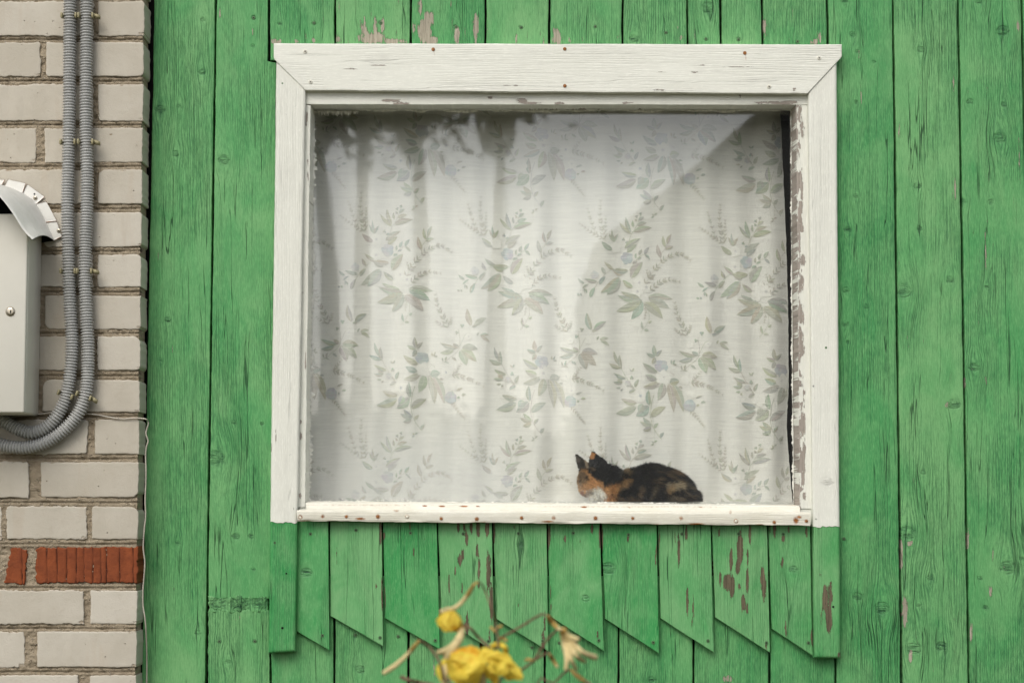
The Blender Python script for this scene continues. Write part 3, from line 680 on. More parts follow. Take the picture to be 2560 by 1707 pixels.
# tin flashing: a slope up to the glass and a lip nailed over the apron
mb = MB()
nails = [(751, 1292), (807, 1290), (866, 1291), (945, 1291), (1018, 1291), (1103, 1296), (1192, 1297), (1304, 1294), (1384, 1294), (1489, 1295), (1582, 1295), (1703, 1295), (1840, 1302), (1936, 1305), (2016, 1302)]
rst = [(x, y, 6.0, 6.5, 1.0 if i % 3 else 1.3) for i, (x, y) in enumerate(nails)]
rst += [(901, 1296, 14, 3.5, 1.3), (990, 1276, 10, 5, .7), (1062, 1264, 7, 2.2, 1.4), (1105, 1265, 8, 2.2, 1.5), (1160, 1265, 12, 2, 1.5), (1195, 1265, 6, 2, 1.3), (1370, 1303, 16, 3, 1.2), (1460, 1267, 8, 2.4, 1.5),
        (1740, 1309, 26, 2.6, 1.2), (1990, 1300, 8, 10, 1.2), (1998, 1292, 7, 5, 1.1), (1900, 1311, 12, 2, 1.0), (1574, 1268, 5, 2, .9), (1752, 1267, 9, 2, .9), (1826, 1280, 5, 6, .8), (900, 1262, 300, 4, .48), (1600, 1266, 400, 4, .50), (1300, 1310, 600, 3, .42),
        (1640, 1311, 16, 2, .9), (760, 1301, 30, 2, .8), (1200, 1304, 40, 1.6, .7), (1977, 1258, 10, 8, .6)]
xs = np.arange(742, 2028, 4.0); n = len(xs)
sl = (xs - 742) / 1286.0
prof = [(1252, 1261, YG - 0.006), (1255, 1264, -0.010), (1258, 1267, -0.0185), (1265, 1273, -0.0235), (1272, 1278.5, -0.030), (1275, 1281, YC - 0.008), (1279, 1285, YC - 0.0098), (1288, 1296, YC - 0.0100), (1297, 1308, YC - 0.0088), (1302, 1313, YC - 0.0076), (1302.5, 1313.5, YC - 0.005)]
R = []; RP = []
for i, (ya, yb, dp) in enumerate(prof):
    yy = ya + (yb - ya) * sl + (n1d(xs, 60, 61) * 2.4 + n1d(xs, 14, 62) * 1.4) * (1.0 if i >= 8 else 0.15) + (n1d(xs, 40, 63) * 1.2 if i in (5, 6) else 0)
    lo = np.where(np.full(n, i < 5), np.interp(xs, [742, 770, 1990, 2027], [768, 776, 1986, 2001]), xs) if False else xs
    if i < 5: lo = 766 + sl * (2002 - 766)
    R.append(PP(lo, yy, dp + n1d(xs, 45, 64 + i // 3) * 0.003 * (i > 5))); RP.append(np.stack([lo, yy], -1))
V = np.stack(R, 0); Q = np.stack(RP, 0); k = len(prof); idx = np.arange(k * n).reshape(k, n)
q = np.stack([idx[:-1, :-1], idx[1:, :-1], idx[1:, 1:], idx[:-1, 1:]], -1).reshape(-1, 4)
# finer rows so the stains stay sharp
def densify(V, Q, m):
    k = V.shape[0]; t0 = np.linspace(0, k - 1, (k - 1) * m + 1); i = np.minimum(t0.astype(int), k - 2); f = (t0 - i)[:, None, None]
    return V[i] * (1 - f) + V[i + 1] * f, Q[i] * (1 - f) + Q[i + 1] * f
V, Q = densify(V, Q, 4); k = V.shape[0]; idx = np.arange(k * n).reshape(k, n)
q = np.stack([idx[:-1, :-1], idx[1:, :-1], idx[1:, 1:], idx[:-1, 1:]], -1).reshape(-1, 4)
ru = np.zeros(Q.shape[:2])
for (qx, qy, rx, ry, s) in rst: ru = np.maximum(ru, s * np.exp(-(((Q[..., 0] - qx) / rx) ** 2 + ((Q[..., 1] - qy) / ry) ** 2)))
gc = np.stack([Q[..., 1] / 1000, Q[..., 0] / 1000, 0 * Q[..., 0] + 4], -1).reshape(-1, 3)
mb.add(V, q, 0, gc=gc, rust=ru.ravel())
for i, (x, y) in enumerate(nails): disc(mb, x, y, YC - 0.0098, 0.0034, 1 if i % 4 else 0, dome=0.35)
mb.build('sill_flashing', [M['metal_white'], M['rustnail']], win)
# apron: ten boards with slanting feet, each lapping a little over the next
AB = [((742, 820), (742, 1578), (824, 1625)), ((825, 954), (826, 1539), (958, 1615)), ((957, 1091), (963, 1545), (1100, 1623)), ((1094, 1229), (1104, 1545), (1236, 1628)),
      ((1232, 1366), (1241, 1547), (1371, 1627)), ((1369, 1499), (1374, 1539), (1510, 1627)), ((1503, 1641), (1513, 1546), (1648, 1633)), ((1644, 1776), (1651, 1545), (1785, 1631)),
      ((1779, 1917), (1788, 1543), (1925, 1631)), ((1920, 2025), (1929, 1571), (2032, 1638))]
AP = [[(860 - 88, 1500, 2, 30, .4)], [(857, 1300, 3, 22, .6), (842, 1380, 2, 22, .6), (843, 1405, 2, 10, .6), (951, 1330, 4, 40, .85), (955, 1480, 3, 50, .8), (941, 1465, 2, 9, .7)],
      [(960, 1340, 4, 14, .8), (1025, 1310, 3, 22, .6), (1034, 1380, 3, 16, .7), (1061, 1350, 2, 20, .6), (962, 1500, 2.5, 40, .7)],
      [(1146, 1315, 5, 18, .9), (1160, 1315, 4, 22, .7), (1166, 1345, 5, 26, .85), (1157, 1385, 4, 22, .85), (1149, 1398, 6, 18, .85), (1178, 1316, 4, 22, .95), (1195, 1318, 6, 28, .95), (1218, 1318, 6, 26, .9), (1193, 1370, 4, 26, .8), (1138, 1425, 3, 16, .7), (1123, 1460, 2.5, 40, .7), (1155, 1470, 3, 26, .7), (1168, 1560, 5, 40, .9), (1222, 1430, 7, 60, .9), (1228, 1500, 5, 60, .95), (1198, 1420, 3, 60, .7), (1224, 1590, 4, 22, .7), (1195, 1450, 3, 30, .6)],
      [(1234, 1330, 5, 40, .95), (1285, 1316, 3, 8, .7), (1310, 1300, 3, 14, .6), (1297, 1510, 2.5, 20, .6), (1244, 1380, 2, 18, .6), (1358, 1600, 5, 30, .95), (1362, 1560, 3, 40, .8)],
      [(1372, 1340, 5, 34, .95), (1412, 1346, 3.5, 10, .85), (1480, 1322, 5, 15, .95), (1450, 1352, 2, 9, .7), (1377, 1500, 2.5, 60, .7), (1494, 1585, 3, 18, .8), (1500, 1340, 4, 40, .8)],
      [(1570, 1345, 3.5, 14, .95), (1504, 1360, 4, 60, .9), (1640, 1380, 3, 50, .6), (1634, 1605, 3, 12, .7)],
      [(1697, 1370, 4, 50, .95), (1716, 1330, 4, 26, .9), (1718, 1500, 4, 50, .85), (1733, 1520, 2.5, 50, .7), (1688, 1340, 2, 20, .7), (1648, 1350, 3, 40, .6), (1730, 1555, 2, 20, .7)],
      [(1850, 1370, 9, 46, 1.0), (1845, 1415, 7, 24, .95), (1828, 1400, 5, 34, .95), (1818, 1455, 11, 24, 1.0), (1829, 1462, 8, 34, 1.0), (1801, 1445, 4, 22, .9), (1874, 1335, 4, 30, .9), (1869, 1390, 4, 30, .8), (1868, 1450, 4, 40, .85), (1858, 1505, 6, 26, .95), (1848, 1465, 4, 10, .8), (1780, 1430, 4, 60, .9), (1910, 1465, 7, 44, .9), (1904, 1440, 3, 50, .7), (1915, 1610, 3, 18, .8), (1868, 1520, 3, 16, .8), (1798, 1330, 3, 18, .7)],
      [(1937, 1322, 5, 24, .85), (1924, 1322, 3, 20, .7), (1958, 1345, 6, 12, .8), (1955, 1405, 5, 16, .8), (1923, 1490, 3, 60, .7), (1965, 1570, 4, 26, .7), (2031, 1590, 5, 30, .9), (2016, 1330, 4, 20, .7), (1972, 1322, 2.5, 14, .7)]]
AS = [((776, 1334), (806, 1588)), ((890, 1325), (950, 1593)), ((1026, 1332), (1088, 1600)), ((1158, 1334), (1221, 1602)), ((1296, 1333), (1357, 1601)), ((1433, 1332), (1497, 1600)), ((1571, 1336), (1633, 1605)),
      ((1705, 1334), (1770, 1601)), ((1847, 1334), (1916, 1606)), ((1958, 1335), (2021, 1606))]
AK = {4: [(1300, 1360, 8)], 5: [(1464, 1495, 10)], 6: [(1520, 1420, 18)], 9: [(1984, 1423, 11)], 0: [(766, 1430, 14)]}
for i, ((xa, xb), (lx, ly), (tx, ty)) in enumerate(AB):
    mb = MB()
    ytop = 1292 + 12 * (xa - 742) / 1286.0
    board(mb, (xa, ytop), (xb, ytop), (tx, ty), (lx, ly), -0.017, 0.0168, step=3.2, r=1.8, seed=500 + i, wob=0.6, tone=random.Random(i).uniform(-0.5, 0.3), wear=0.02 + 0.03 * (i in (3, 8)), pstreak=0.05 + 0.12 * (i in (3, 8)),
          peel=AP[i], knots=AK.get(i, ()), yslope=(-0.010, 0.0), surf=0.0008)
    for (sx, sy) in AS[i]:
        yy = -0.0175 - 0.010 * ((sx - xa) / (xb - xa) - 0.5)
        disc(mb, sx, sy, yy - 0.0004, 0.0044, 1, dome=0.12, slot=(0.6 + i, 2.17 + i), slotmat=2)
    mb.build('apron_board', [M['fresh'], M['screw'], M['hole']], win)
print('window ok')
# the pane, with condensation along its foot
t = NT('old_window_glass')
gv = t.attr('gc', 'Vector'); fog = t.attr('wear')
fz = t.noise(gv, 5, 4, 0.55, 0.5)
fogf = t.mr(t.add(fog, t.mul(t.math('MULTIPLY', t.math('SUBTRACT', fz, 0.5), fog), 0.9)), 0.02, 1.0)
geo = t.n('ShaderNodeNewGeometry'); dt = t.n('ShaderNodeVectorMath', operation='DOT_PRODUCT')
t.t.links.new(geo.outputs['Incoming'], dt.inputs[0]); t.t.links.new(geo.outputs['Normal'], dt.inputs[1])
fres = t.add(t.mul(t.math('POWER', t.math('SUBTRACT', 1.0, t.math('ABSOLUTE', dt.outputs['Value'])), 5.0), 0.90), 0.072)
ripple = t.bump(t.noise(t.comb(*[t.mul(x, k) for x, k in zip(t.sep(gv)[:3], (1, 1, 0.35))]), 9, 2, 0.5), 0.00012)
tr = t.n('ShaderNodeBsdfTransparent'); tr.inputs[0].default_value = (0.985, 0.993, 0.988, 1)
gl = t.n('ShaderNodeBsdfGlossy'); gl.inputs['Roughness'].default_value = 0.02; t.put(gl.inputs['Normal'], ripple)
df = t.n('ShaderNodeBsdfDiffuse'); df.inputs[0].default_value = (0.72, 0.735, 0.73, 1)
def mixs(f, a, b):
    nd = t.n('ShaderNodeMixShader'); t.put(nd.inputs[0], f); t.t.links.new(a, nd.inputs[1]); t.t.links.new(b, nd.inputs[2]); return nd.outputs[0]
specks = t.mul(t.mr(t.voro(gv, 55), 0.012, 0.035, 1, 0), t.mr(t.noise(gv, 3, 2), 0.45, 0.6))
body = tr.outputs[0]
body = mixs(t.add(t.add(t.mul(fogf, 0.205), 0.012), t.mul(specks, 0.15)), body, df.outputs[0])
body = mixs(fres, body, gl.outputs[0])
M['glass'] = t.done(body)
mb = MB()
gx = np.arange(765, 1996, 12.0); gyy = np.arange(268, 1275, 12.0)
GX, GY = np.meshgrid(gx, gyy)
f = 0.85 * smooth(960, 1270, GY + 60 * n1d(GX, 120, 71)) * (1 - smooth(1180, 1520, GX)) * (0.5 + 0.9 * smooth(0.9, 0.2, np.abs(GX - 1080) / 400))
f = np.maximum(f, 0.6 * np.exp(-(((GX - 1452) / 52) ** 2 + ((GY - 1262) / 34) ** 2)))
f = np.maximum(f, 0.4 * smooth(1150, 1280, GY) * smooth(1730, 1860, GX) * (1 - smooth(1960, 1985, GX)))
f = np.maximum(f, 0.5 * smooth(1215, 1260, GY) * (1 - smooth(1440, 1500, GX)))
V = PP(GX, GY, YG); idx = np.arange(GX.size).reshape(GX.shape)
q = np.stack([idx[:-1, :-1], idx[1:, :-1], idx[1:, 1:], idx[:-1, 1:]], -1).reshape(-1, 4)
mb.add(V, q, 0, wear=np.clip(f, 0, 1).ravel())
mb.build('pane', M['glass'], win)
mb = MB(); V2 = PP(GX, GY, YG + 0.009); mb.add(V2, q, 0, wear=np.clip(f * 1.0, 0, 1).ravel(), gc=V2.reshape(-1, 3) + [0.7, 0, 0.3])
mb.build('pane', M['glass'], win)
YCAT_ = 0.104
mb = MB()      # the inner sill the cat lies on
zs = P(1500, 1254, YCAT_).z
slab(P(745, 0, .1).x, P(2030, 0, .1).x, zs - 0.03, zs, 0.058, 0.30, 0, 0.003)
mb.build('inner_sill', simple('inner_sill_paint', (0.62, 0.60, 0.54), 0.5), win)

# ------------------------------------------------------------------ curtain with its printed sprays
YK = 0.168
def fold(px, py):
    w = px + 14 * n1d(py, 420, 81) + 0.012 * (py - 700)
    y = 0.0085 * np.sin((w - 792) / 146.0 * 2 * np.pi) * (0.75 + 0.9 * n1d(w, 190, 82))
    y += 0.0045 * np.sin((w - 40) / 83.0 * 2 * np.pi + 1.3 * n1d(py, 500, 83))
    y += 0.009 * n1d(w, 95, 84) + 0.0025 * n1d(w + 0.1 * py, 37, 85)
    return YK + y * (0.82 + 0.3 * smooth(400, 1200, py))
t = NT('sheer_printed_fabric')
gv = t.attr('gc', 'Vector'); dye = t.attr('dye', 'Color')
a, l, s3 = t.sep(gv)[:3]
th = t.noise(t.comb(t.mul(a, 0.055), l, 0.0), 330, 3, 0.75)
th2 = t.noise(t.comb(t.mul(a, 0.02), l, 4.0), 120, 2, 0.6)
slub = t.mr(t.noise(t.comb(t.mul(a, 0.09), l, 9.0), 260, 3, 0.8), 0.60, 0.72)
vth = t.noise(t.comb(a, t.mul(l, 0.1), 2.0), 700, 2, 0.5)
base = t.mix(t.mr(t.add(th, t.mul(th2, 0.5)), 0.55, 0.95), (0.90, 0.885, 0.815), (0.79, 0.775, 0.715))
base = t.mix(t.mul(slub, 0.28), base, (0.43, 0.43, 0.42))
fleck = t.mr(t.add(th, t.mul(t.math('SUBTRACT', vth, 0.5), 0.3)), 0.36, 0.60)
dy = t.mix(t.mul(t.math('SUBTRACT', 1.0, fleck), 0.38), dye, (1, 1, 1))
c = t.mix(1.0, base, dy, 'MULTIPLY')
df = t.n('ShaderNodeBsdfDiffuse'); t.put(df.inputs[0], c); t.put(df.inputs['Normal'], t.bump(th, 0.0006))
tl = t.n('ShaderNodeBsdfTranslucent'); t.put(tl.inputs[0], c)
nd = t.n('ShaderNodeMixShader'); nd.inputs[0].default_value = 0.05; t.t.links.new(df.outputs[0], nd.inputs[1]); t.t.links.new(tl.outputs[0], nd.inputs[2])
M['curtain'] = t.done(nd.outputs[0])
mb = MB()
nu, nv = 330, 130
gy = np.linspace(215, 1258, nv)
edge = np.interp(gy, [215, 280, 400, 560, 800, 960, 1060, 1150, 1258], [1945, 1951, 1957, 1965, 1972, 1973, 1968, 1974, 1982])
uu = np.linspace(0, 1, nu)
PX = 700 + uu[None, :] * (edge[:, None] - 700); PY = np.repeat(gy[:, None], nu, 1)
PX[:, -1] += n1d(gy, 9, 86) * 1.6
V = PP(PX, PY, YK); V[..., 1] = fold(PX, PY)
idx = np.arange(nu * nv).reshape(nv, nu)
q = np.stack([idx[:-1, :-1], idx[1:, :-1], idx[1:, 1:], idx[:-1, 1:]], -1).reshape(-1, 4)
gc = lambda X, Y: np.stack([X / 1000, Y / 1000 + 0.004 * np.sin(X / 120.0), 0 * X], -1).reshape(-1, 3)
mb.add(V, q, 0, gc=gc(PX, PY))
# ---- the print: leaves, ferns and blossoms as inked faces on the cloth
SAGE, TAN, TEAL, BLUE, MAUVE, PALE = (0.545, 0.575, 0.495), (0.60, 0.59, 0.51), (0.48, 0.55, 0.49), (0.60, 0.64, 0.73), (0.76, 0.75, 0.80), (1.06, 1.06, 1.06)
prng = random.Random(3)
class Motif:
    def __init__(s): s.el = []
    def leaf(s, bx, by, tx, ty, w, c=None, rib=True): s.el.append(('leaf', bx, by, tx, ty, w, c, rib))
    def stem(s, pts, w=5, c=None): s.el.append(('stem', pts, w, c))
    def fern(s, pts, n=12, L=45, c=None): s.el.append(('fern', pts, n, L, c))
    def flower(s, x, y, r, c, ctr=None, pet=5): s.el.append(('flower', x, y, r, c, ctr, pet))
layer = [0]
def emit(X, Y, faces, col):
    X = np.asarray(X, float); Y = np.asarray(Y, float)
    e = np.interp(Y, gy, edge)
    ok = X < e - 2
    if ok.mean() < 0.999:
        X = np.minimum(X, e - 3)
    if X.max() < 700 or X.min() > 1990 or Y.max() < 220 or Y.min() > 1257: return
    layer[0] += 1
    off = 0.0010 + 0.0000012 * (layer[0] % 400)
    V = PP(X, Y, YK); V[:, 1] = fold(X, Y) - off
    mb.add(V, faces, 0, gc=gc(X, Y), dye=col)
def put_motif(m, ox, oy, sc, sx=1.0, fade=1.0):
    tf = lambda x, y: (ox + np.asarray(x, float) * sc * sx, oy + np.asarray(y, float) * sc + 0.033 * np.asarray(x, float) * sc)
    tint = lambda c: tuple(1 - (1 - k) * fade * prng.uniform(0.85, 1.12) if k < 1 else k for k in c)
    def leafpoly(bx, by, tx, ty, w, c, rib):
        n = 9; tt = np.linspace(0, 1, n); dx, dy = tx - bx, ty - by; L = math.hypot(dx, dy) + 1e-6; nx, ny = -dy / L, dx / L
        prof = np.sin(np.pi * tt ** 0.80) ** 0.85 * w / 2; prof[-1] = 0.5; prof[0] = 0.8
        bend = 0.06 * L * np.sin(np.pi * tt) * (1 if (bx * 7 + by) % 2 > 1 else -1)
        cx = bx + dx * tt + nx * bend; cy = by + dy * tt + ny * bend
        gap = (w * 0.028 * (1 - tt) + 0.3) if rib and w > 45 else np.zeros(n)
        for sgn in (1, -1):
            ix, iy = cx + sgn * nx * gap, cy + sgn * ny * gap
            mx, my = cx + sgn * nx * np.maximum(prof * 0.5, gap), cy + sgn * ny * np.maximum(prof * 0.5, gap)
            ex, ey = cx + sgn * nx * np.maximum(prof, gap), cy + sgn * ny * np.maximum(prof, gap)
            X, Y = tf(np.concatenate([ix, mx, ex]), np.concatenate([iy, my, ey]))
            F = [[r * n + k, r * n + k + 1, (r + 1) * n + k + 1, (r + 1) * n + k] for r in range(2) for k in range(n - 1)]
            emit(X, Y, F, tint(c))
    def strip(pts, w, c):
        p = np.array(pts, float); n = max(4, len(p) * 4); tt = np.linspace(0, len(p) - 1, n); xi = np.interp(tt, range(len(p)), p[:, 0]); yi = np.interp(tt, range(len(p)), p[:, 1])
        gx_, gy_ = np.gradient(xi), np.gradient(yi); L = np.hypot(gx_, gy_) + 1e-6
        X, Y = tf(np.concatenate([xi - gy_ / L * w / 2, xi + gy_ / L * w / 2]), np.concatenate([yi + gx_ / L * w / 2, yi - gx_ / L * w / 2]))
        emit(X, Y, [[k, k + 1, n + k + 1, n + k] for k in range(n - 1)], tint(c))
        return xi, yi, gx_ / L, gy_ / L
    for e in m.el:
        if e[0] == 'leaf':
            _, bx, by, tx, ty, w, c, rib = e
            leafpoly(bx, by, tx, ty, w, c or (SAGE, SAGE, SAGE, TEAL, (0.59, 0.59, 0.50))[int(prng.random() * 5)], rib)
        elif e[0] == 'stem': strip(e[1], e[2], e[3] or SAGE)
        elif e[0] == 'fern':
            _, pts, n, L0, c = e; n = max(4, int(n * 0.8)); L0 *= 1.1; c = c or (0.60, 0.59, 0.53)
            xi, yi, tx, ty = strip(pts, 3, c)
            for k in range(n):
                f = (k + 0.5) / n; j = min(len(xi) - 1, int(f * len(xi))); Lk = L0 * (1 - 0.55 * f)
                for sg in (1, -1):
                    ca, sa = math.cos(0.75 * sg), math.sin(0.75 * sg)
                    vx, vy = tx[j] * ca - ty[j] * sa, tx[j] * sa + ty[j] * ca
                    leafpoly(xi[j], yi[j], xi[j] + vx * Lk, yi[j] + vy * Lk, Lk * 0.27, c, False)
        else:
            _, x, y, r, c, ctr, pet = e
            for k in range(pet):
                an = 2 * math.pi * k / pet + x; cx, cy = x + math.cos(an) * r * 0.55, y + math.sin(an) * r * 0.55
                th_ = np.linspace(0, 2 * np.pi, 11)[:-1]
                rad = r * 0.56 * (1 + 0.12 * np.sin(3 * th_ + x))
                X, Y = tf(np.concatenate([[cx], cx + rad * np.cos(th_)]), np.concatenate([[cy], cy + rad * np.sin(th_)]))
                emit(X, Y, [[0, 1 + j, 1 + (j + 1) % 10] for j in range(10)], tint(c))
            if ctr:
                for k in range(5):
                    an = k * 1.256 + y; leafpoly(x, y, x + math.cos(an) * r * 0.34, y + math.sin(an) * r * 0.34, r * 0.16, ctr, False)
A = Motif()
A.fern([(425, 450), (400, 330), (375, 180), (385, 15)], 13, 52); A.fern([(330, 400), (275, 240), (238, 110)], 9, 42); A.fern([(420, 450), (320, 400), (230, 340), (150, 280)], 10, 42); A.fern([(440, 430), (438, 300), (442, 190)], 8, 38)
A.stem([(690, 640), (700, 500), (735, 385), (775, 330), (820, 240), (845, 150)], 5); A.leaf(732, 378, 600, 245, 44); A.leaf(732, 365, 676, 178, 48); A.leaf(762, 300, 755, 222, 30); A.leaf(765, 355, 975, 300, 62); A.leaf(805, 285, 915, 245, 46); A.leaf(818, 228, 885, 180, 38); A.leaf(806, 235, 778, 205, 26)
A.flower(797, 178, 17, TEAL, None, 3); A.flower(843, 146, 17, TEAL, None, 3)
for tx, ty in ((480, 378), (514, 328), (590, 378), (538, 408)): A.leaf(540, 478, tx, ty, 30)
A.flower(650, 440, 18, TEAL, None, 3); A.flower(690, 475, 18, TEAL, None, 3)
A.flower(560, 540, 60, PALE, MAUVE); A.leaf(522, 572, 393, 480, 60); A.leaf(660, 545, 842, 430, 60); A.leaf(690, 585, 800, 500, 60)
A.leaf(560, 800, 425, 712, 46); A.leaf(705, 800, 510, 790, 62); A.leaf(640, 850, 520, 795, 46)
A.flower(688, 655, 66, BLUE, MAUVE); A.flower(556, 720, 62, PALE, MAUVE)
A.leaf(735, 885, 866, 695, 100); A.stem([(715, 800), (750, 740), (790, 690), (840, 630), (890, 610)], 4)
for l_ in ((790, 660, 793, 598, 26), (826, 622, 860, 552, 34), (888, 608, 942, 527, 40), (892, 612, 952, 668, 30), (805, 665, 855, 648, 26), (750, 715, 808, 700, 30)): A.leaf(*l_, c=TEAL)
A.flower(315, 865, 46, (0.78, 0.79, 0.84), BLUE); A.stem([(500, 800), (440, 850), (350, 950), (300, 1050)], 4)
for l_ in ((440, 850, 396, 765, 42), (368, 970, 440, 878, 46), (345, 942, 196, 908, 46), (195, 968, 122, 910, 32), (265, 1125, 318, 1005, 48), (175, 1020, 245, 968, 22), (140, 1100, 110, 1085, 26), (150, 1080, 165, 1110, 24), (210, 1030, 225, 1078, 24), (200, 1020, 195, 1070, 22)): A.leaf(*l_, c=TEAL if l_[0] < 350 else None)
A.leaf(600, 880, 382, 1070, 92, SAGE); A.leaf(610, 885, 456, 1092, 96, SAGE); A.leaf(755, 995, 640, 908, 60)
A.fern([(900, 950), (990, 800), (1110, 660), (1240, 590), (1330, 590), (1415, 650)], 20, 62); A.fern([(960, 1020), (1060, 930), (1160, 890), (1290, 905)], 13, 55); A.fern([(1000, 900), (930, 850), (912, 790)], 5, 40)
A.stem([(1070, 650), (1085, 590), (1130, 530), (1165, 450)], 4); A.leaf(1080, 640, 1036, 490, 52, TAN); A.leaf(1128, 520, 1102, 388, 40, TAN); A.leaf(1150, 480, 1200, 362, 42, TAN); A.leaf(1130, 540, 1222, 505, 42, TAN)
for l_ in ((865, 1145, 580, 1085, 70), (830, 1110, 620, 1040, 60), (850, 1140, 568, 1268, 100), (862, 1150, 738, 1362, 100), (885, 1165, 1102, 1342, 116), (925, 1100, 1215, 1112, 74), (935, 1120, 1178, 1222, 96)): A.leaf(*l_)
A.flower(828, 935, 62, PALE, MAUVE); A.flower(912, 990, 66, PALE, MAUVE); A.flower(808, 1040, 62, PALE, MAUVE)
A.stem([(870, 1170), (935, 1240), (945, 1350), (900, 1440), (838, 1518)], 4); A.leaf(872, 1478, 856, 1380, 30); A.leaf(884, 1482, 942, 1485, 30); A.leaf(938, 1405, 975, 1372, 28); A.fern([(885, 1170), (905, 1260), (890, 1355)], 7, 32)
B = Motif()
for l_ in ((790, 268, 764, 108, 66), (800, 275, 880, 176, 50), (782, 278, 658, 232, 54), (785, 290, 735, 382, 62)): B.leaf(*l_)
B.flower(870, 405, 88, BLUE, MAUVE); B.leaf(810, 495, 605, 370, 84); B.leaf(800, 590, 638, 528, 90); B.leaf(850, 625, 608, 712, 88); B.leaf(905, 635, 820, 885, 118); B.leaf(965, 640, 1040, 1042, 112, TAN); B.leaf(1030, 640, 1182, 1030, 112, TAN); B.leaf(985, 640, 1125, 600, 110)
B.flower(892, 560, 96, PALE, MAUVE)
B.stem([(310, 450), (370, 560), (430, 650), (495, 745)], 5)
for l_ in ((275, 400, 204, 208, 48), (305, 455, 288, 262, 60), (300, 445, 130, 388, 60), (375, 592, 200, 520, 50), (330, 610, 240, 560, 44), (325, 655, 195, 650, 48), (330, 640, 250, 615, 40), (498, 712, 550, 598, 50), (415, 792, 510, 745, 42), (466, 492, 490, 442, 24), (462, 490, 425, 455, 22), (300, 770, 335, 738, 24), (300, 722, 236, 725, 26)): B.leaf(*l_)
B.flower(455, 580, 26, TEAL, None, 3); B.flower(400, 660, 40, MAUVE, BLUE); B.fern([(490, 740), (450, 690), (425, 640)], 4, 30)
B.leaf(700, 960, 688, 738, 76, TEAL); B.leaf(525, 935, 312, 880, 80); B.leaf(520, 985, 232, 1088, 112); B.leaf(690, 965, 512, 1115, 130, TEAL); B.leaf(600, 940, 545, 1060, 100, TEAL); B.leaf(720, 1112, 932, 968, 100)
B.flower(572, 830, 88, PALE, BLUE)
B.stem([(770, 800), (735, 900), (710, 1100), (745, 1250), (800, 1340), (870, 1425)], 7)
for l_ in ((730, 1250, 563, 1193, 60), (730, 1240, 610, 1128, 66), (725, 1265, 606, 1308, 64), (765, 1275, 828, 1198, 46), (852, 1405, 906, 1325, 46), (765, 1490, 720, 1512, 26), (770, 1475, 815, 1443, 24), (765, 1480, 735, 1455, 22)): B.leaf(*l_)
B.stem([(745, 1120), (770, 1250), (775, 1460)], 3)
B.fern([(1290, 620), (1400, 640), (1560, 690), (1720, 770)], 14, 66); B.fern([(1310, 640), (1340, 560), (1410, 470)], 8, 50); B.flower(1205, 590, 64, PALE, BLUE); B.flower(1290, 790, 52, PALE, MAUVE); B.flower(1268, 940, 78, BLUE, None, 7)
for l_ in ((1350, 840, 1442, 805, 30), (1360, 945, 1400, 925, 30), (1420, 900, 1485, 890, 36), (1110, 690, 1170, 690, 30), (1100, 740, 1175, 745, 24), (1015, 370, 1010, 310, 26), (1035, 375, 1060, 308, 26), (1040, 378, 1088, 370, 20)): B.leaf(*l_)
B.fern([(1270, 1000), (1340, 1080), (1410, 1170), (1460, 1228)], 10, 50)
B.stem([(990, 480), (1010, 500), (1050, 510), (1040, 540)], 5)
Cm = Motif()
Cm.stem([(1390, 250), (1350, 310), (1270, 370), (1200, 440), (1140, 460)], 5); Cm.stem([(1395, 250), (1400, 120), (1380, -20)], 5); Cm.stem([(1395, 220), (1470, 60), (1540, 20)], 4)
for l_ in ((1350, 250, 1118, 180, 62), (1310, 275, 1120, 322, 66), (1385, 235, 1300, 180, 60), (1400, 270, 1490, 485, 126), (1415, 262, 1634, 432, 116), (1430, 235, 1652, 255, 100), (1285, 375, 1352, 425, 36), (1195, 440, 1215, 365, 26), (1165, 440, 1150, 380, 24), (1170, 445, 1245, 462, 18), (1640, 70, 1670, 15, 26), (1680, 65, 1805, 40, 44), (1690, 75, 1815, 145, 46), (1560, -70, 1500, -310, 84), (1600, -70, 1770, -190, 80), (1570, -50, 1640, -70, 36)): Cm.leaf(*l_)
Cm.flower(1355, 30, 24, TEAL, None, 3); Cm.flower(1430, -70, 28, TEAL, None, 3); Cm.flower(1270, 90, 46, PALE, MAUVE); Cm.flower(1520, 80, 46, PALE, MAUVE)
Cm.fern([(1230, -40), (1170, -180), (1090, -330), (1060, -480)], 13, 74); Cm.fern([(1190, -40), (1110, -90), (1060, -120)], 6, 50); Cm.fern([(1240, -60), (1280, -170)], 5, 50)
SA, SB = 360 / 1660.0, 340 / 1904.0
for k in range(-1, 4):
    dx, dy = k * 299.0, k * 10.0
    for yo, fd in ((0, 1.0), (567, 0.95), (-567, 0.9)):
        put_motif(A, 820 + dx, 480 + dy + yo - 2, SA, 1.0, fd * 0.84)
    for yo, fd in ((0, 1.0), (-567, 0.9)):
        put_motif(B, 900 + dx, 820 + dy + yo - 2, SB, 1.0, fd * 0.84)
        put_motif(Cm, 900 + dx, 820 + dy + yo - 2, SB, 1.0, fd * 0.84)
cur = mb.build('curtain', M['curtain'], None, origin=tuple(P(1360, 1258, YK)))
tag(cur, 'sheer off white curtain printed with grey green leaf sprays, hanging behind the window glass', 'curtain')
print('curtain ok', len(cur.data.polygons))

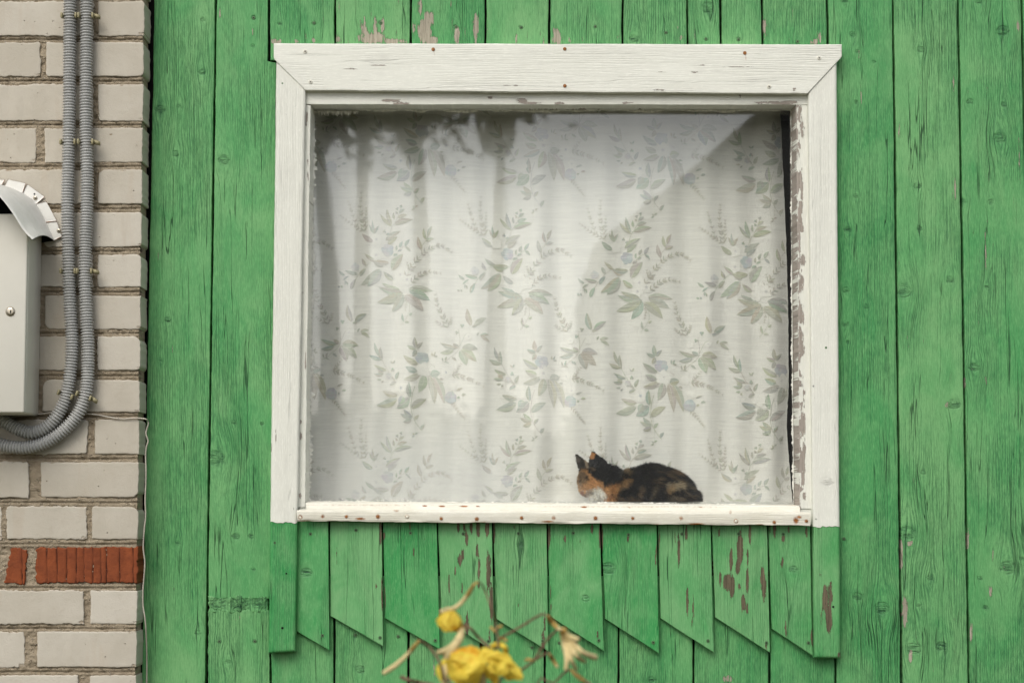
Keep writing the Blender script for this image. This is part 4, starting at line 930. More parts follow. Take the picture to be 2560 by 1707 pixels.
# ------------------------------------------------------------------ conduits, clips, meter box, hood, cable
def spline(pts, n):
    p = np.array(pts, float); m = len(p); out = []
    for t_ in np.linspace(0, m - 1, n):
        i = min(int(t_), m - 2); f = t_ - i
        p0, p1, p2, p3 = p[max(i - 1, 0)], p[i], p[i + 1], p[min(i + 2, m - 1)]
        out.append(0.5 * ((2 * p1) + (-p0 + p2) * f + (2 * p0 - 5 * p1 + 4 * p2 - p3) * f * f + (-p0 + 3 * p1 - 3 * p2 + p3) * f ** 3))
    out = np.array(out)
    d = np.concatenate([[0], np.cumsum(np.linalg.norm(np.diff(out, axis=0), axis=1))])
    s = np.linspace(0, d[-1], n); return np.stack([np.interp(s, d, out[:, k]) for k in range(out.shape[1])], -1), s
def tube(mb, pts3, rad, mat=0, ns=12, cap=True, **kw):
    """sweep a circle of given radii along points (n,3)"""
    p = np.asarray(pts3, float); n = len(p); rad = np.zeros(n) + rad
    T = np.gradient(p, axis=0); T /= np.linalg.norm(T, axis=1)[:, None] + 1e-9
    up = np.array([0.03, -1.0, 0.02]); V = []
    N = up - T * (T @ up)[:, None]; N /= np.linalg.norm(N, axis=1)[:, None] + 1e-9
    Bn = np.cross(T, N)
    an = np.linspace(0, 2 * np.pi, ns, endpoint=False)
    V = (p[:, None, :] + rad[:, None, None] * (np.cos(an)[None, :, None] * N[:, None, :] + np.sin(an)[None, :, None] * Bn[:, None, :])).reshape(-1, 3)
    idx = np.arange(n * ns).reshape(n, ns)
    q = np.stack([idx[:-1], np.roll(idx, -1, 1)[:-1], np.roll(idx, -1, 1)[1:], idx[1:]], -1).reshape(-1, 4)
    mb.add(V, q, mat, **kw)
    if cap:
        b = mb.n - len(V)
        mb.f.append((np.array([[b + k for k in range(ns)][::-1]]), mat)); mb.f.append((np.array([[b + (n - 1) * ns + k for k in range(ns)]]), mat))
M['pvc'] = simple('grey_corrugated_plastic', (0.40, 0.40, 0.385), 0.42, 0.45, 0, 0.08, 40)
M['khaki'] = simple('khaki_plastic_clip', (0.30, 0.265, 0.15), 0.5, 0.4, 0, 0.15, 200)
YT = YB - 0.026
CA = [(181, -430), (177, -70), (175, 0), (174, 160), (173, 300), (171, 420), (169, 520), (171, 640), (175, 760), (180, 850), (177, 920), (167, 985), (152, 1023), (130, 1055), (104, 1074), (76, 1081), (46, 1073), (18, 1058), (-10, 1036), (-40, 1005)]
CB = [(220, -430), (217, -70), (217, 0), (216, 160), (215, 300), (218, 430), (217, 530), (214, 610), (213, 700), (217, 800), (220, 870), (218, 955), (211, 996), (196, 1032), (171, 1064), (141, 1089), (107, 1108), (67, 1118), (31, 1117), (0, 1110), (-50, 1090), (-90, 1062), (-120, 1015)]
labels = {'A': 'left grey corrugated conduit, the one that curves up close under the meter box', 'B': 'right grey corrugated conduit, the outer one sweeping lower under the meter box'}
for nm, pts, dy in (('A', CA, 0.0), ('B', CB, 0.001)):
    w = PP([p[0] for p in pts], [p[1] for p in pts], YT + dy)
    p3, s = spline(w, 1900)
    ph = (s / 0.0072) % 1.0
    prof = np.clip(np.sin(np.pi * np.clip(ph / 0.62, 0, 1)), 0, 1) ** 0.45
    prof = np.where(ph < 0.62, prof, 0)
    mb = MB(); tube(mb, p3, 0.0122 + 0.0044 * prof, ns=18, cap=False)
    o = mb.build('corrugated_conduit', M['pvc'], None, origin=p3[700]); tag(o, labels[nm], 'conduit', 'pair of corrugated conduits')
def clip_mesh():
    """open C saddle: foot block, base strap and two prongs hugging the tube"""
    mb = MB(); R = 0.0172; th = 0.0022; wz = 0.0045
    an = np.radians(np.linspace(-38, 218, 26))     # opening faces the viewer (-y)
    V = []
    for a_ in an:
        for rr in (R, R + th):
            for zz_ in (-wz, wz): V.append((rr * math.cos(a_), 0.0 + rr * math.sin(a_), zz_))
    F = []
    for k in range(len(an) - 1):
        b, c_ = 4 * k, 4 * k + 4
        F += [[b, b + 1, c_ + 1, c_], [b + 2, c_ + 2, c_ + 3, b + 3], [b, c_, c_ + 2, b + 2], [b + 1, b + 3, c_ + 3, c_ + 1]]
    F += [[0, 2, 3, 1], [len(V) - 4, len(V) - 3, len(V) - 1, len(V) - 2]]
    mb.add(V, F, 0)
    def bx(x0, x1, y0, y1, z0, z1):
        bm = bmesh.new(); bmesh.ops.create_cube(bm, size=1)
        for v in bm.verts: v.co = Vector(((x0 + x1) / 2 + v.co.x * (x1 - x0), (y0 + y1) / 2 + v.co.y * (y1 - y0), (z0 + z1) / 2 + v.co.z * (z1 - z0)))
        bmesh.ops.bevel(bm, geom=bm.edges[:], offset=0.0006, segments=1, affect='EDGES'); mb.addbm(bm, 0)
    bx(-0.009, 0.009, R - 0.001, 0.0255, -0.007, 0.007)
    for s in (-1, 1):     # flared lips at the prong ends
        bx(s * 0.0175 - 0.0022, s * 0.0175 + 0.0022, -0.0185, -0.005, -0.0065, 0.0065)
    return mb
def side_lug():
    mb = clip_mesh(); bm = bmesh.new(); bmesh.ops.create_cube(bm, size=1)
    for v in bm.verts: v.co = Vector((0.0265 + v.co.x * 0.016, -0.004 + v.co.y * 0.012, -0.001 + v.co.x * -0.004 + v.co.z * 0.010))
    bmesh.ops.bevel(bm, geom=bm.edges[:], offset=0.0012, segments=2, affect='EDGES'); mb.addbm(bm, 0); return mb
wl = ['topmost khaki clip holding the left conduit, near the top of the brick wall', 'khaki clip holding the left conduit above the white hood', 'khaki clip holding the left conduit just below the white hood', 'lowest khaki clip on the left conduit where it begins to bend']
wr = [x.replace('left conduit', 'right conduit') for x in wl]
clA = clB = None
for i, yy in enumerate((42, 357, 679, 990)):
    for side, pts in (('l', CA), ('r', CB)):
        xs_ = np.interp(yy - (6 if side == 'l' and i == 3 else 0), [p[1] for p in pts[:11]], [p[0] for p in pts[:11]]) if i < 3 else (166 if side == 'l' else 212)
        loc = P(xs_, yy if not (i == 3 and side == 'l') else 987, YT + 0.0005)
        if side == 'l':
            if clA is None: clA = o = clip_mesh().build('conduit_clip', M['khaki'])
            else: o = clA.copy(); COL.objects.link(o)
        else:
            if clB is None: clB = o = side_lug().build('conduit_clip', M['khaki'])
            else: o = clB.copy(); COL.objects.link(o)
        o.location = loc; o.rotation_euler = (0, math.radians(20 if i == 3 else 0), 0)
        tag(o, (wl if side == 'l' else wr)[i], 'clip', 'khaki conduit clips')

# meter box
BXF = YB - 0.146
pR, pT, pB = P(68, 700, BXF).x, P(68, 533, BXF).z, P(68, 1033, BXF).z
box = thing('meter_box', (pR - 0.19, YB - 0.003, pB), 'pale grey steel meter box with a round key lock, under the arched hood', 'meter box')
M['box'] = simple('grey_box_enamel', (0.63, 0.61, 0.535), 0.38, 0.45, 0, 0.02, 20, 0.0004)
mb = MB(); slab(pR - 0.38, pR, pB, pT, BXF + 0.010, YB - 0.003, 0, 0.006); mb.build('body', M['box'], box)
mb = MB(); slab(pR - 0.3785, pR - 0.0012, pB + 0.0015, pT - 0.0015, BXF, BXF + 0.0115, 0, 0.004)
mb.build('door', M['box'], box)
M['lock'] = simple('worn_brass_lock', (0.50, 0.45, 0.36), 0.3, 0.5, 0.85, 0.15, 150)
mb = MB(); disc(mb, 26, 779, BXF, 0.0118, 0, dome=0.35, n=28); disc(mb, 26.5, 779, BXF - 0.0046, 0.0072, 0, dome=0.12, n=24)
lk = mb.n
c0 = np.array(P(26.5, 779, BXF - 0.0057))
th_ = np.linspace(0, 2 * np.pi, 14, endpoint=False)
mb.add([c0 + [0.0014 * math.sin(a_) * (1 if math.cos(a_) < 0.3 else 1.4), -0.0001, 0.0042 * math.cos(a_)] for a_ in th_], [list(range(14))[::-1]], 1)
mb.build('lock', [M['lock'], M['hole']], box)

# arched tin hood over the box
t = NT('white_tin_with_rusty_edges')
gv = t.attr('gc', 'Vector'); wr_ = t.attr('wear'); nz = t.noise(gv, 45, 4, 0.65); nf = t.noise(gv, 260, 3, 0.7)
rfc = t.mr(t.add(wr_, t.add(t.mul(t.math('SUBTRACT', nz, 0.5), 0.7), t.mul(t.math('SUBTRACT', nf, 0.5), 0.4))), 0.62, 0.95)
c = t.mix(t.mr(nz, 0.3, 0.7), (0.75, 0.74, 0.695), (0.685, 0.675, 0.625))
c = t.mix(rfc, c, t.mix(t.mr(nf, 0.4, 0.6), (0.34, 0.13, 0.035), (0.13, 0.04, 0.015)))
M['tin'] = t.done(t.bsdf(c, 0.45, 0.4, t.bump(t.noise(gv, 12, 3, 0.5), 0.006)))
hood = thing('arched_hood', tuple(P(-115, 470, YB)), 'arched white tin hood with rusty cut tabs, screwed to the bricks over the meter box', 'hood')
YW = YB - 0.004
inner = [(-330, 640), (-320, 602), (-297, 556), (-271, 510), (-236, 482), (-180, 466), (-115, 459), (-55, 463), (0, 471), (57, 483), (91, 510), (116, 556), (137, 602)]
lip = [(-318, 638), (-312, 598), (-298, 568), (-272, 524), (-245, 494), (-205, 466), (-150, 446), (-95, 446), (-38, 464), (0, 492), (32, 533), (58, 574), (81, 598)]
n = 90
wi, _ = spline(PP([p[0] for p in inner], [p[1] for p in inner], YW), n)
wl_, _ = spline(PP([p[0] for p in lip], [p[1] for p in lip], YB - 0.225), n)
mb = MB(); rowsN = 14
F_ = np.linspace(0, 1, rowsN)
def skin(off):
    R = []
    for f in F_:
        b = wi * (1 - f) + wl_ * f; b = b.copy(); b[:, 2] += 0.012 * math.sin(math.pi * f) + off; R.append(b)
    return np.stack(R, 0)
Vt, Vb = skin(0.0), skin(-0.0012)
idx = np.arange(rowsN * n).reshape(rowsN, n)
q = np.stack([idx[:-1, :-1], idx[:-1, 1:], idx[1:, 1:], idx[1:, :-1]], -1).reshape(-1, 4)
mb.add(Vt, q, 0); mb.add(Vb, q[:, ::-1], 0)
b0 = rowsN * n; lipq = [[idx[-1, k], idx[-1, k + 1], b0 + idx[-1, k + 1], b0 + idx[-1, k]] for k in range(n - 1)]
mb.f.append((np.array(lipq), 0))
mb.build('canopy', M['tin'], hood)
mb = MB(); c_ = PP(-115, 640, YB - 0.005); nn_ = len(wi)
mb.add(np.concatenate([[c_], wi + [0, -0.0012, 0]]), [[0, k + 1, k + 2] for k in range(nn_ - 1)], 0); mb.build('void_shade_sheet', M['hole'], hood)  # black sheet added under the arch, its colour standing for the shaded void
tabs = [((-150, 457), (-62, 461), (-55, 446), (-150, 441)), ((-58, 463), (0, 472), (13, 450), (-52, 446)), ((10, 470), (57, 483), (66, 459), (21, 449)), ((57, 483), (91, 510), (112, 492), (67, 460)),
        ((91, 510), (115, 556), (143, 553), (116, 503)), ((116, 557), (135, 602), (155, 592), (143, 554)),
        ((-210, 476), (-153, 460), (-156, 440), (-222, 455)), ((-258, 500), (-212, 474), (-226, 454), (-275, 480)), ((-292, 548), (-260, 503), (-280, 483), (-316, 532)), ((-318, 600), (-294, 551), (-320, 536), (-346, 590))]
for i, tb in enumerate(tabs):
    mb = MB(); m_ = 14
    uu, vv = np.meshgrid(np.linspace(0, 1, m_), np.linspace(0, 1, m_))
    pa, pb, pc_, pd = [np.array(x, float) for x in tb]
    X = (pa[0] * (1 - uu) + pb[0] * uu) * (1 - vv) + (pd[0] * (1 - uu) + pc_[0] * uu) * vv
    Y = (pa[1] * (1 - uu) + pb[1] * uu) * (1 - vv) + (pd[1] * (1 - uu) + pc_[1] * uu) * vv
    lift = -0.0015 * (i % 3) - 0.003 * vv * ((i * 37 % 5) / 5.0)
    edge_ = np.minimum(np.minimum(uu, 1 - uu), 1 - vv)
    V1 = PP(X, Y, YW - 0.001); V1[..., 1] += lift; V2 = V1 + [0, 0.0012, 0]
    idx = np.arange(m_ * m_).reshape(m_, m_)
    q = np.stack([idx[:-1, :-1], idx[:-1, 1:], idx[1:, 1:], idx[1:, :-1]], -1).reshape(-1, 4)
    we = 0.95 * np.exp(-(edge_ / 0.035) ** 2).ravel()
    mb.add(V1, q, 0, wear=we); mb.add(V2, q[:, ::-1], 0, wear=we)
    bo = m_ * m_; ring = list(idx[0]) + list(idx[1:, -1]) + list(idx[-1, -2::-1]) + list(idx[-2:0:-1, 0])
    mb.f.append((np.array([[ring[k], ring[(k + 1) % len(ring)], bo + ring[(k + 1) % len(ring)], bo + ring[k]] for k in range(len(ring))]), 0))
    if i in (3, 5):
        sx, sy = ((88, 495), (147, 577))[i == 5]
        yy = YW - 0.001 + float(lift[7, 7])
        disc(mb, sx, sy, yy - 0.0012, 0.0052, 1, dome=0.35, slot=(0.4, 1.97), slotmat=2)
        if i == 3: disc(mb, 86, 485, yy - 0.0012, 0.0019, 2, dome=0.1)
    mb.build('tab', [M['tin'], M['lock'], M['hole']], hood)

# thin white cable
cw = [(-40, 1062), (0, 1047), (40, 1041), (98, 1035), (132, 1031), (175, 1032), (214, 1034), (245, 1037), (275, 1043), (306, 1047), (336, 1045), (357, 1046), (366, 1048)]
cv = [(369, 1052), (371, 1059), (367, 1072), (365, 1084), (369, 1097), (370, 1104), (366, 1117), (364, 1140), (365, 1187), (363, 1248), (364, 1290), (361, 1320), (358, 1367), (362, 1404), (360, 1440), (357, 1480), (358, 1516), (364, 1560), (367, 1640), (366, 1790), (364, 2120)]
pts = [PP(x, y, YB - 0.004) for x, y in cw] + [PP(x, y, YB + 0.016) for x, y in cv[:18]] + [PP(x, y, YB + 0.05) for x, y in cv[18:]]
p3, _ = spline(pts, 420)
mb = MB(); tube(mb, p3, 0.0018, ns=8)
tag(mb.build('thin_cable', simple('yellowed_white_cable', (0.43, 0.395, 0.33), 0.45, 0.4, 0, 0.2, 30), None, origin=p3[200]), 'thin off white cable running from under the meter box down the brick corner', 'cable')
print('services ok')

# ------------------------------------------------------------------ the cat on the inner sill
YCAT = 0.104
def cat_point(px, py, dy): return np.array(PP(px, py, YCAT)) + [0, dy, 0]
SC = 1.03 * (YCAT + D) / D / 1000.0
bm = bmesh.new()
def blob(px, py, dy, rx, rz, ry, rot=0.0, yaw=0.0):
    """an ellipsoid of the cat's flesh; px,py its place, radii in millimetres"""
    b = bmesh.new(); bmesh.ops.create_icosphere(b, subdivisions=4, radius=1.0)
    m = Matrix.Translation(Vector(cat_point(px, py, dy / 1000.0))) @ Matrix.Rotation(yaw, 4, 'Z') @ Matrix.Rotation(rot, 4, 'Y') @ Matrix.Diagonal((rx * SC, ry * SC, rz * SC, 1))
    b.transform(m); me_ = bpy.data.meshes.new('tmp'); b.to_mesh(me_); b.free(); bm.from_mesh(me_); bpy.data.meshes.remove(me_)
# trunk: shoulders, ribs, loin and rump
blob(1648, 1219, 0, 84, 47, 45, 0.16); blob(1630, 1208, 0, 52, 42, 40, 0.0); blob(1670, 1222, 0, 54, 37, 43, 0.5); blob(1700, 1232, 0, 40, 24, 39, 0.62)
blob(1590, 1216, 0, 50, 39, 40); blob(1558, 1224, 0, 44, 30, 38); blob(1586, 1238, -6, 68, 16, 42)
# haunch folded against the flank, hind foot, forelegs tucked under the chest
blob(1694, 1232, -26, 44, 25, 25, 0.35); blob(1646, 1246, -34, 34, 9, 13); blob(1586, 1240, -26, 32, 17, 19, -0.25); blob(1554, 1246, -24, 34, 9, 14); blob(1554, 1246, 12, 34, 9, 14)
# tail lying round the rump
blob(1728, 1240, -18, 17, 12, 23); blob(1714, 1247, -40, 26, 8, 12)
# neck and breast
blob(1534, 1193, 0, 31, 20, 23, 0.62); blob(1524, 1204, 0, 28, 33, 27); blob(1510, 1230, -2, 28, 24, 28); blob(1492, 1241, -2, 17, 12, 21)
# head: skull, brow, cheeks, muzzle, chin and nose
blob(1494, 1176, 0, 29, 25, 27, 0.35); blob(1478, 1188, 0, 27, 26, 26, -0.5); blob(1466, 1202, -1, 19, 22, 21, -0.35); blob(1487, 1208, -13, 22, 21, 16); blob(1487, 1208, 12, 22, 21, 16)
blob(1460, 1217, 0, 11, 15, 13, -0.3); blob(1462, 1226, -5, 10, 8, 9); blob(1462, 1226, 6, 10, 8, 9); blob(1467, 1232, 0, 10, 6, 9); blob(1454, 1224, 0, 4.5, 5, 5)
def ear(tip, b0, b1, dy0, dy1, dyt, thick, hollow):
    """a cupped, pointed ear: curved sheet between two base corners and the tip"""
    b = bmesh.new(); n = 9; m_ = 9; G = []
    for j in range(m_):
        v = j / (m_ - 1); row = []
        for i in range(n):
            u = i / (n - 1); w = (1 - v ** 2.1)
            cx = (b0[0] + b1[0]) / 2 * (1 - v) + tip[0] * v; cy = (b0[1] + b1[1]) / 2 * (1 - v) + tip[1] * v
            x = cx + (b1[0] - b0[0]) * (u - 0.5) * max(w, 0.13); y_ = cy + (b1[1] - b0[1]) * (u - 0.5) * max(w, 0.13)
            dep = (dy0 * (1 - u) + dy1 * u) * (1 - v) + dyt * v + hollow * math.sin(math.pi * u) * (1 - v * 0.7)
            row.append(cat_point(x, y_, dep / 1000.0))
        G.append(row)
    for side in (0, 1):
        pass
    vs = [[b.verts.new(Vector(p)) for p in row] for row in G]
    vb = [[b.verts.new(Vector(p) + Vector((0.3, 1, 0)).normalized() * thick * SC) for p in row] for row in G]
    for j in range(m_ - 1):
        for i in range(n - 1):
            b.faces.new((vs[j][i], vs[j][i + 1], vs[j + 1][i + 1], vs[j + 1][i])); b.faces.new((vb[j][i], vb[j + 1][i], vb[j + 1][i + 1], vb[j][i + 1]))
        b.faces.new((vs[j][0], vs[j + 1][0], vb[j + 1][0], vb[j][0])); b.faces.new((vs[j][-1], vb[j][-1], vb[j + 1][-1], vs[j + 1][-1]))
    for i in range(n - 1):
        b.faces.new((vs[0][i], vb[0][i], vb[0][i + 1], vs[0][i + 1])); b.faces.new((vs[-1][i], vs[-1][i + 1], vb[-1][i + 1], vb[-1][i]))
    me_ = bpy.data.meshes.new('tmp'); b.to_mesh(me_); b.free(); bm.from_mesh(me_); bpy.data.meshes.remove(me_)
ear((1439, 1136), (1452, 1180), (1477, 1170), 0, -18, -4, 6, 9)          # far ear, its hollow towards us
ear((1481, 1130), (1475, 1166), (1517, 1168), -22, -6, -12, 8, -5)            # near ear, its furred back towards us
me_ = bpy.data.meshes.new('tmpcat'); bm.to_mesh(me_); bm.free()
tmp = bpy.data.objects.new('tmpcat', me_); COL.objects.link(tmp)
md = tmp.modifiers.new('r', 'REMESH'); md.mode = 'VOXEL'; md.voxel_size = 0.0021
md = tmp.modifiers.new('s', 'SMOOTH'); md.factor = 0.5; md.iterations = 4
dg = bpy.context.evaluated_depsgraph_get(); ev = tmp.evaluated_get(dg); em = ev.to_mesh()
nvt = len(em.vertices); CV = np.zeros(nvt * 3); em.vertices.foreach_get('co', CV); CV = CV.reshape(-1, 3)
CN = np.zeros(nvt * 3); em.vertices.foreach_get('normal', CN); CN = CN.reshape(-1, 3)
quads = np.array([p.vertices[:] for p in em.polygons if len(p.vertices) == 4])
ev.to_mesh_clear(); bpy.data.objects.remove(tmp); bpy.data.meshes.remove(me_)
def topx(V):
    zz = V[:, 2] - CAM_Z; fy = V[:, 1] + D; fw = fy * CP + zz * SP
    return 1280 + V[:, 0] / fw / K, 853.5 - ((-fy * SP + zz * CP) / fw) / K
def coat(V):
    """calico patches laid over the body by place: black, ginger, cream, tan brindle"""
    X, Y = topx(V); dep = V[:, 1] - YCAT
    # everything below is on the near side; the far side gets the same patches shifted by the noise
    wx = 5 * n2d(X + 200 * dep, Y, 13, 13, 91) + 5 * n2d(X, Y, 5, 5, 92); wy = 5 * n2d(X, Y + 150 * dep, 13, 13, 93) + 5 * n2d(X, Y, 5, 5, 94)
    x, y = X + wx, Y + wy
    st = 0.6 * n2d(x * 0.9 + y * 0.4, y * 0.9 - x * 0.35, 16, 4.5, 95) + 0.6 * n2d(x * 0.85 + y * 0.5, y * 0.85 - x * 0.5, 7, 2.2, 99)
    c = np.zeros((len(V), 3)) + (0.010, 0.0095, 0.010)
    def lay(f, col): 
        nonlocal c
        f = np.clip(f, 0, 1)[:, None]; c = c * (1 - f) + np.array(col) * f
    ell = lambda cx, cy, rx, ry, s=0.0: smooth(1.25, 0.8, np.hypot(((x - cx) + s * (y - cy)) / rx, (y - cy) / ry))
    br = smooth(0.05, 0.24, st + 0.12 * n2d(x, y, 30, 20, 96))
    lay(br * smooth(1600, 1660, x) * 0.28, (0.115, 0.075, 0.036)); lay(ell(1660, 1196, 52, 20, -0.8) * smooth(-0.02, 0.25, st) * 0.6, (0.14, 0.092, 0.048))
    lay(ell(1698, 1183, 34, 6, -0.2) * 0.5, (0.16, 0.10, 0.05))
    lay(ell(1562, 1184, 12, 16) * 0.9 * smooth(-0.2, 0.1, st), (0.25, 0.17, 0.085))
    lay(ell(1545, 1182, 34, 3.5, -2) * 0.6, (0.14, 0.10, 0.06))
    # ginger shoulder and breast stripe
    lay(ell(1524, 1232, 20, 28, 0.35), (0.54, 0.28, 0.105)); lay(ell(1562, 1207, 12, 9, 0.7) * 0.9, (0.42, 0.25, 0.11)); lay(ell(1548, 1216, 8, 16, 0.6) * 0.35, (0.4, 0.24, 0.1))
    lay(ell(1600, 1228, 6, 13, 0.3) * 0.4, (0.26, 0.17, 0.09)); lay(ell(1630, 1230, 6, 18, 0.5) * 0.45, (0.24, 0.18, 0.11)); lay(ell(1565, 1246, 34, 5) * 0.55, (0.2, 0.13, 0.07))
    # pale thigh
    lay(ell(1686, 1214, 24, 9, -0.25) * 0.95, (0.36, 0.29, 0.185)); lay(ell(1672, 1221, 9, 10, 0.5) * 0.8, (0.36, 0.24, 0.12))
    lay(ell(1722, 1222, 26, 20) * smooth(-0.05, 0.22, st) * 0.6, (0.13, 0.095, 0.055)); lay(ell(1688, 1244, 20, 6) * 0.6, (0.22, 0.17, 0.11))
    # face: ginger mask, tan brow with dark bars, cream chin
    lay(ell(1468, 1206, 32, 30), (0.60, 0.335, 0.14)); lay(ell(1488, 1214, 20, 24), (0.58, 0.31, 0.125))
    lay(ell(1455, 1193, 16, 13) * 0.85, (0.25, 0.175, 0.105)); lay(ell(1462, 1192, 13, 9) * smooth(0.02, 0.2, n2d(x, y, 3, 7, 97)) * 0.7, (0.022, 0.018, 0.016)); lay(ell(1451, 1203, 3, 6) * 0.6, (0.03, 0.024, 0.02))
    lay(ell(1449, 1211, 7, 9) * 0.6, (0.47, 0.35, 0.22))
    lay(smooth(1477, 1483, x - (y - 1190) * 0.75) * smooth(1205, 1196, y - 0.25 * (x - 1490)) * smooth(1560, 1540, x), (0.0095, 0.009, 0.0095))
    lay(ell(1483, 1173, 6, 5) * 0.6, (0.16, 0.10, 0.05))
    lay(ell(1492, 1237, 20, 19), (0.85, 0.80, 0.69)); lay(ell(1473, 1232, 10, 10) * 0.7, (0.60, 0.50, 0.39))
    lay(smooth(5.5, 2.5, np.hypot(X - 1455, (Y - 1229.5) * 1.2)) * 0.75, (0.30, 0.10, 0.06))        # nose
    lay(smooth(2.2, 0.8, np.abs(Y - 1234.5 + 0.25 * (X - 1460))) * smooth(1452, 1456, X) * smooth(1474, 1468, X) * 0.7, (0.12, 0.05, 0.03))   # mouth
    ey = np.abs((Y - 1207) - 0.10 * (X - 1462) + 0.05 * (X - 1464) ** 2 * 0.2)
    lay(smooth(2.6, 1.0, ey) * smooth(1456, 1459, X) * smooth(1473, 1469, X) * 0.35, (0.05, 0.025, 0.015))          # closed lid
    # ears
    e1 = smooth(1174, 1170, Y) * smooth(1477, 1473, X)
    lay(e1, (0.045, 0.037, 0.03)); lay(e1 * smooth(1461, 1465, X - (Y - 1160) * 0.28) * smooth(1140, 1148, Y) * smooth(1472, 1468, X - (Y - 1160) * 0.2), (0.33, 0.26, 0.18)); lay(e1 * ell(1444, 1148, 7, 7) * 0.6, (0.18, 0.15, 0.12))
    e2 = smooth(1176, 1168, Y) * smooth(1473, 1476, X)
    lay(e2 * smooth(1160, 1152, Y) * smooth(1530, 1520, X), (0.0095, 0.009, 0.009)); lay(e2 * ell(1478, 1139, 10, 10, -0.2), (0.42, 0.19, 0.06))
    return c
mb = MB()
mb.add(CV, quads, 0, dye=coat(CV))
rng = np.random.RandomState(17)
NF = 60000
pick = rng.randint(0, nvt, NF); root = CV[pick] + rng.normal(0, 0.0007, (NF, 3)); nr = CN[pick]
X, Y = topx(root); headf = smooth(1530, 1500, X)
flow = np.stack([0.85 + 0 * X, 0.05 * rng.randn(NF), -0.30 - 0.5 * smooth(1640, 1740, X)], -1)
flow = np.where(headf[:, None] > 0.5, np.stack([0.55 + 0 * X, 0 * X, 0.25 - 0.9 * smooth(1180, 1220, Y)], -1), flow)
flow -= nr * (flow * nr).sum(1)[:, None]
dirn = flow * 0.9 + nr * 0.55 + rng.normal(0, 0.26, (NF, 3)); dirn /= np.linalg.norm(dirn, axis=1)[:, None]
isear = (Y < 1172) & (X < 1476)
Lh = rng.uniform(0.006, 0.0155, NF) * np.where(headf > 0.5, 0.55, 1.2) * np.where(isear | ((Y < 1160) & (X < 1500)), 0.35, 1.0)
side = np.cross(dirn, np.array([0, -1.0, 0]) + rng.normal(0, 0.3, (NF, 3))); side /= np.linalg.norm(side, axis=1)[:, None] + 1e-9
wd = rng.uniform(0.0003, 0.0006, NF)[:, None]
A0, A1 = root - side * wd, root + side * wd
B0 = root + dirn * Lh[:, None] * 0.6; tipp = root + dirn * Lh[:, None] + np.array([0, 0, -1]) * (Lh * 0.12)[:, None]
zmin = zs + 0.0006
FV = np.stack([A0, A1, B0 + side * wd * 0.7, tipp, B0 - side * wd * 0.7], 1).reshape(-1, 3); FV[:, 2] = np.maximum(FV[:, 2], zmin)
cc = coat(root) * rng.uniform(0.5, 1.6, (NF, 1)); FC = np.repeat(cc, 5, 0)
mb.add(FV, np.arange(NF * 5).reshape(NF, 5), 0, dye=np.clip(FC, 0, 1))
mb.v[0][:, 2] = np.maximum(mb.v[0][:, 2], zs + 0.0004)
# whiskers
for k, (wx_, wy_) in enumerate(((1436, 1222), (1432, 1230), (1438, 1238), (1500, 1222), (1504, 1230))):
    p3, _ = spline([cat_point(1461, 1228, -0.013), cat_point((1461 + wx_) / 2, (1228 + wy_) / 2 - 3, -0.03), cat_point(wx_, wy_, -0.036)], 10)
    tube(mb, p3, np.linspace(0.0003, 0.0001, 10), ns=5, dye=(0.6, 0.56, 0.5))
t = NT('calico_fur'); dye = t.attr('dye', 'Color')
M['fur'] = t.done(t.bsdf(dye, 0.5, 0.35, None))
cat = mb.build('cat', [M['fur']], None, origin=(float(P(1620, 1250, YCAT).x), YCAT, zs))
tag(cat, 'small tortoiseshell cat with a ginger face lying on the sill behind the glass', 'cat')
print('cat ok', nvt)

# ------------------------------------------------------------------ what stands across the garden and is mirrored in the pane
def RF(px, py, yo):
    p = PP(px, py, 2 * YG - yo); p[..., 1] = yo; return p
nb = thing('neighbour_house', (3.0, -15.0, 0.0), 'dark gabled house across the garden, mirrored at the upper right of the pane', 'house')
mb = MB()
e0, e1, r0 = RF(1486, 622, -15.0), RF(1720, 440, -15.0), RF(1915, 270, -15.0)
wx = float(e0[0]) + 0.25
rz = float(r0[2]) + 1.6; rx = float(r0[0]) + 2.0
slope = [(e0[0], e0[2]), (e1[0], e1[2]), (r0[0], r0[2]), (rx, rz)]
far = 2 * rx
prof = slope + [(far - x, z) for x, z in slope[::-1][1:]]
for (y0, y1) in ((-15.0, -15.06), (-21.0, -21.06)):
    for k in range(len(prof) - 1):
        (xa, za), (xb, zb) = prof[k], prof[k + 1]
        bm = bmesh.new(); vs = [bm.verts.new((x, y, z)) for y in (y0, y1) for x, z in ((xa, 0), (xb, 0), (xb, zb - 0.12), (xa, za - 0.12))]
        for f in ((0, 1, 2, 3), (7, 6, 5, 4), (0, 4, 5, 1), (1, 5, 6, 2), (2, 6, 7, 3), (3, 7, 4, 0)): bm.faces.new([vs[i] for i in f])
        mb.addbm(bm, 0)
slab(float(e0[0]) + 0.02, float(e0[0]) + 0.08, 0, float(e0[2]) - 0.1, -20.99, -15.07); slab(far - float(e0[0]) - 0.08, far - float(e0[0]) - 0.02, 0, float(e0[2]) - 0.1, -20.99, -15.07)
mb.build('wall', simple('dark_weathered_boards', (0.06, 0.052, 0.045), 0.9, 0.1, 0, 0.3, 3), nb)
mb = MB()
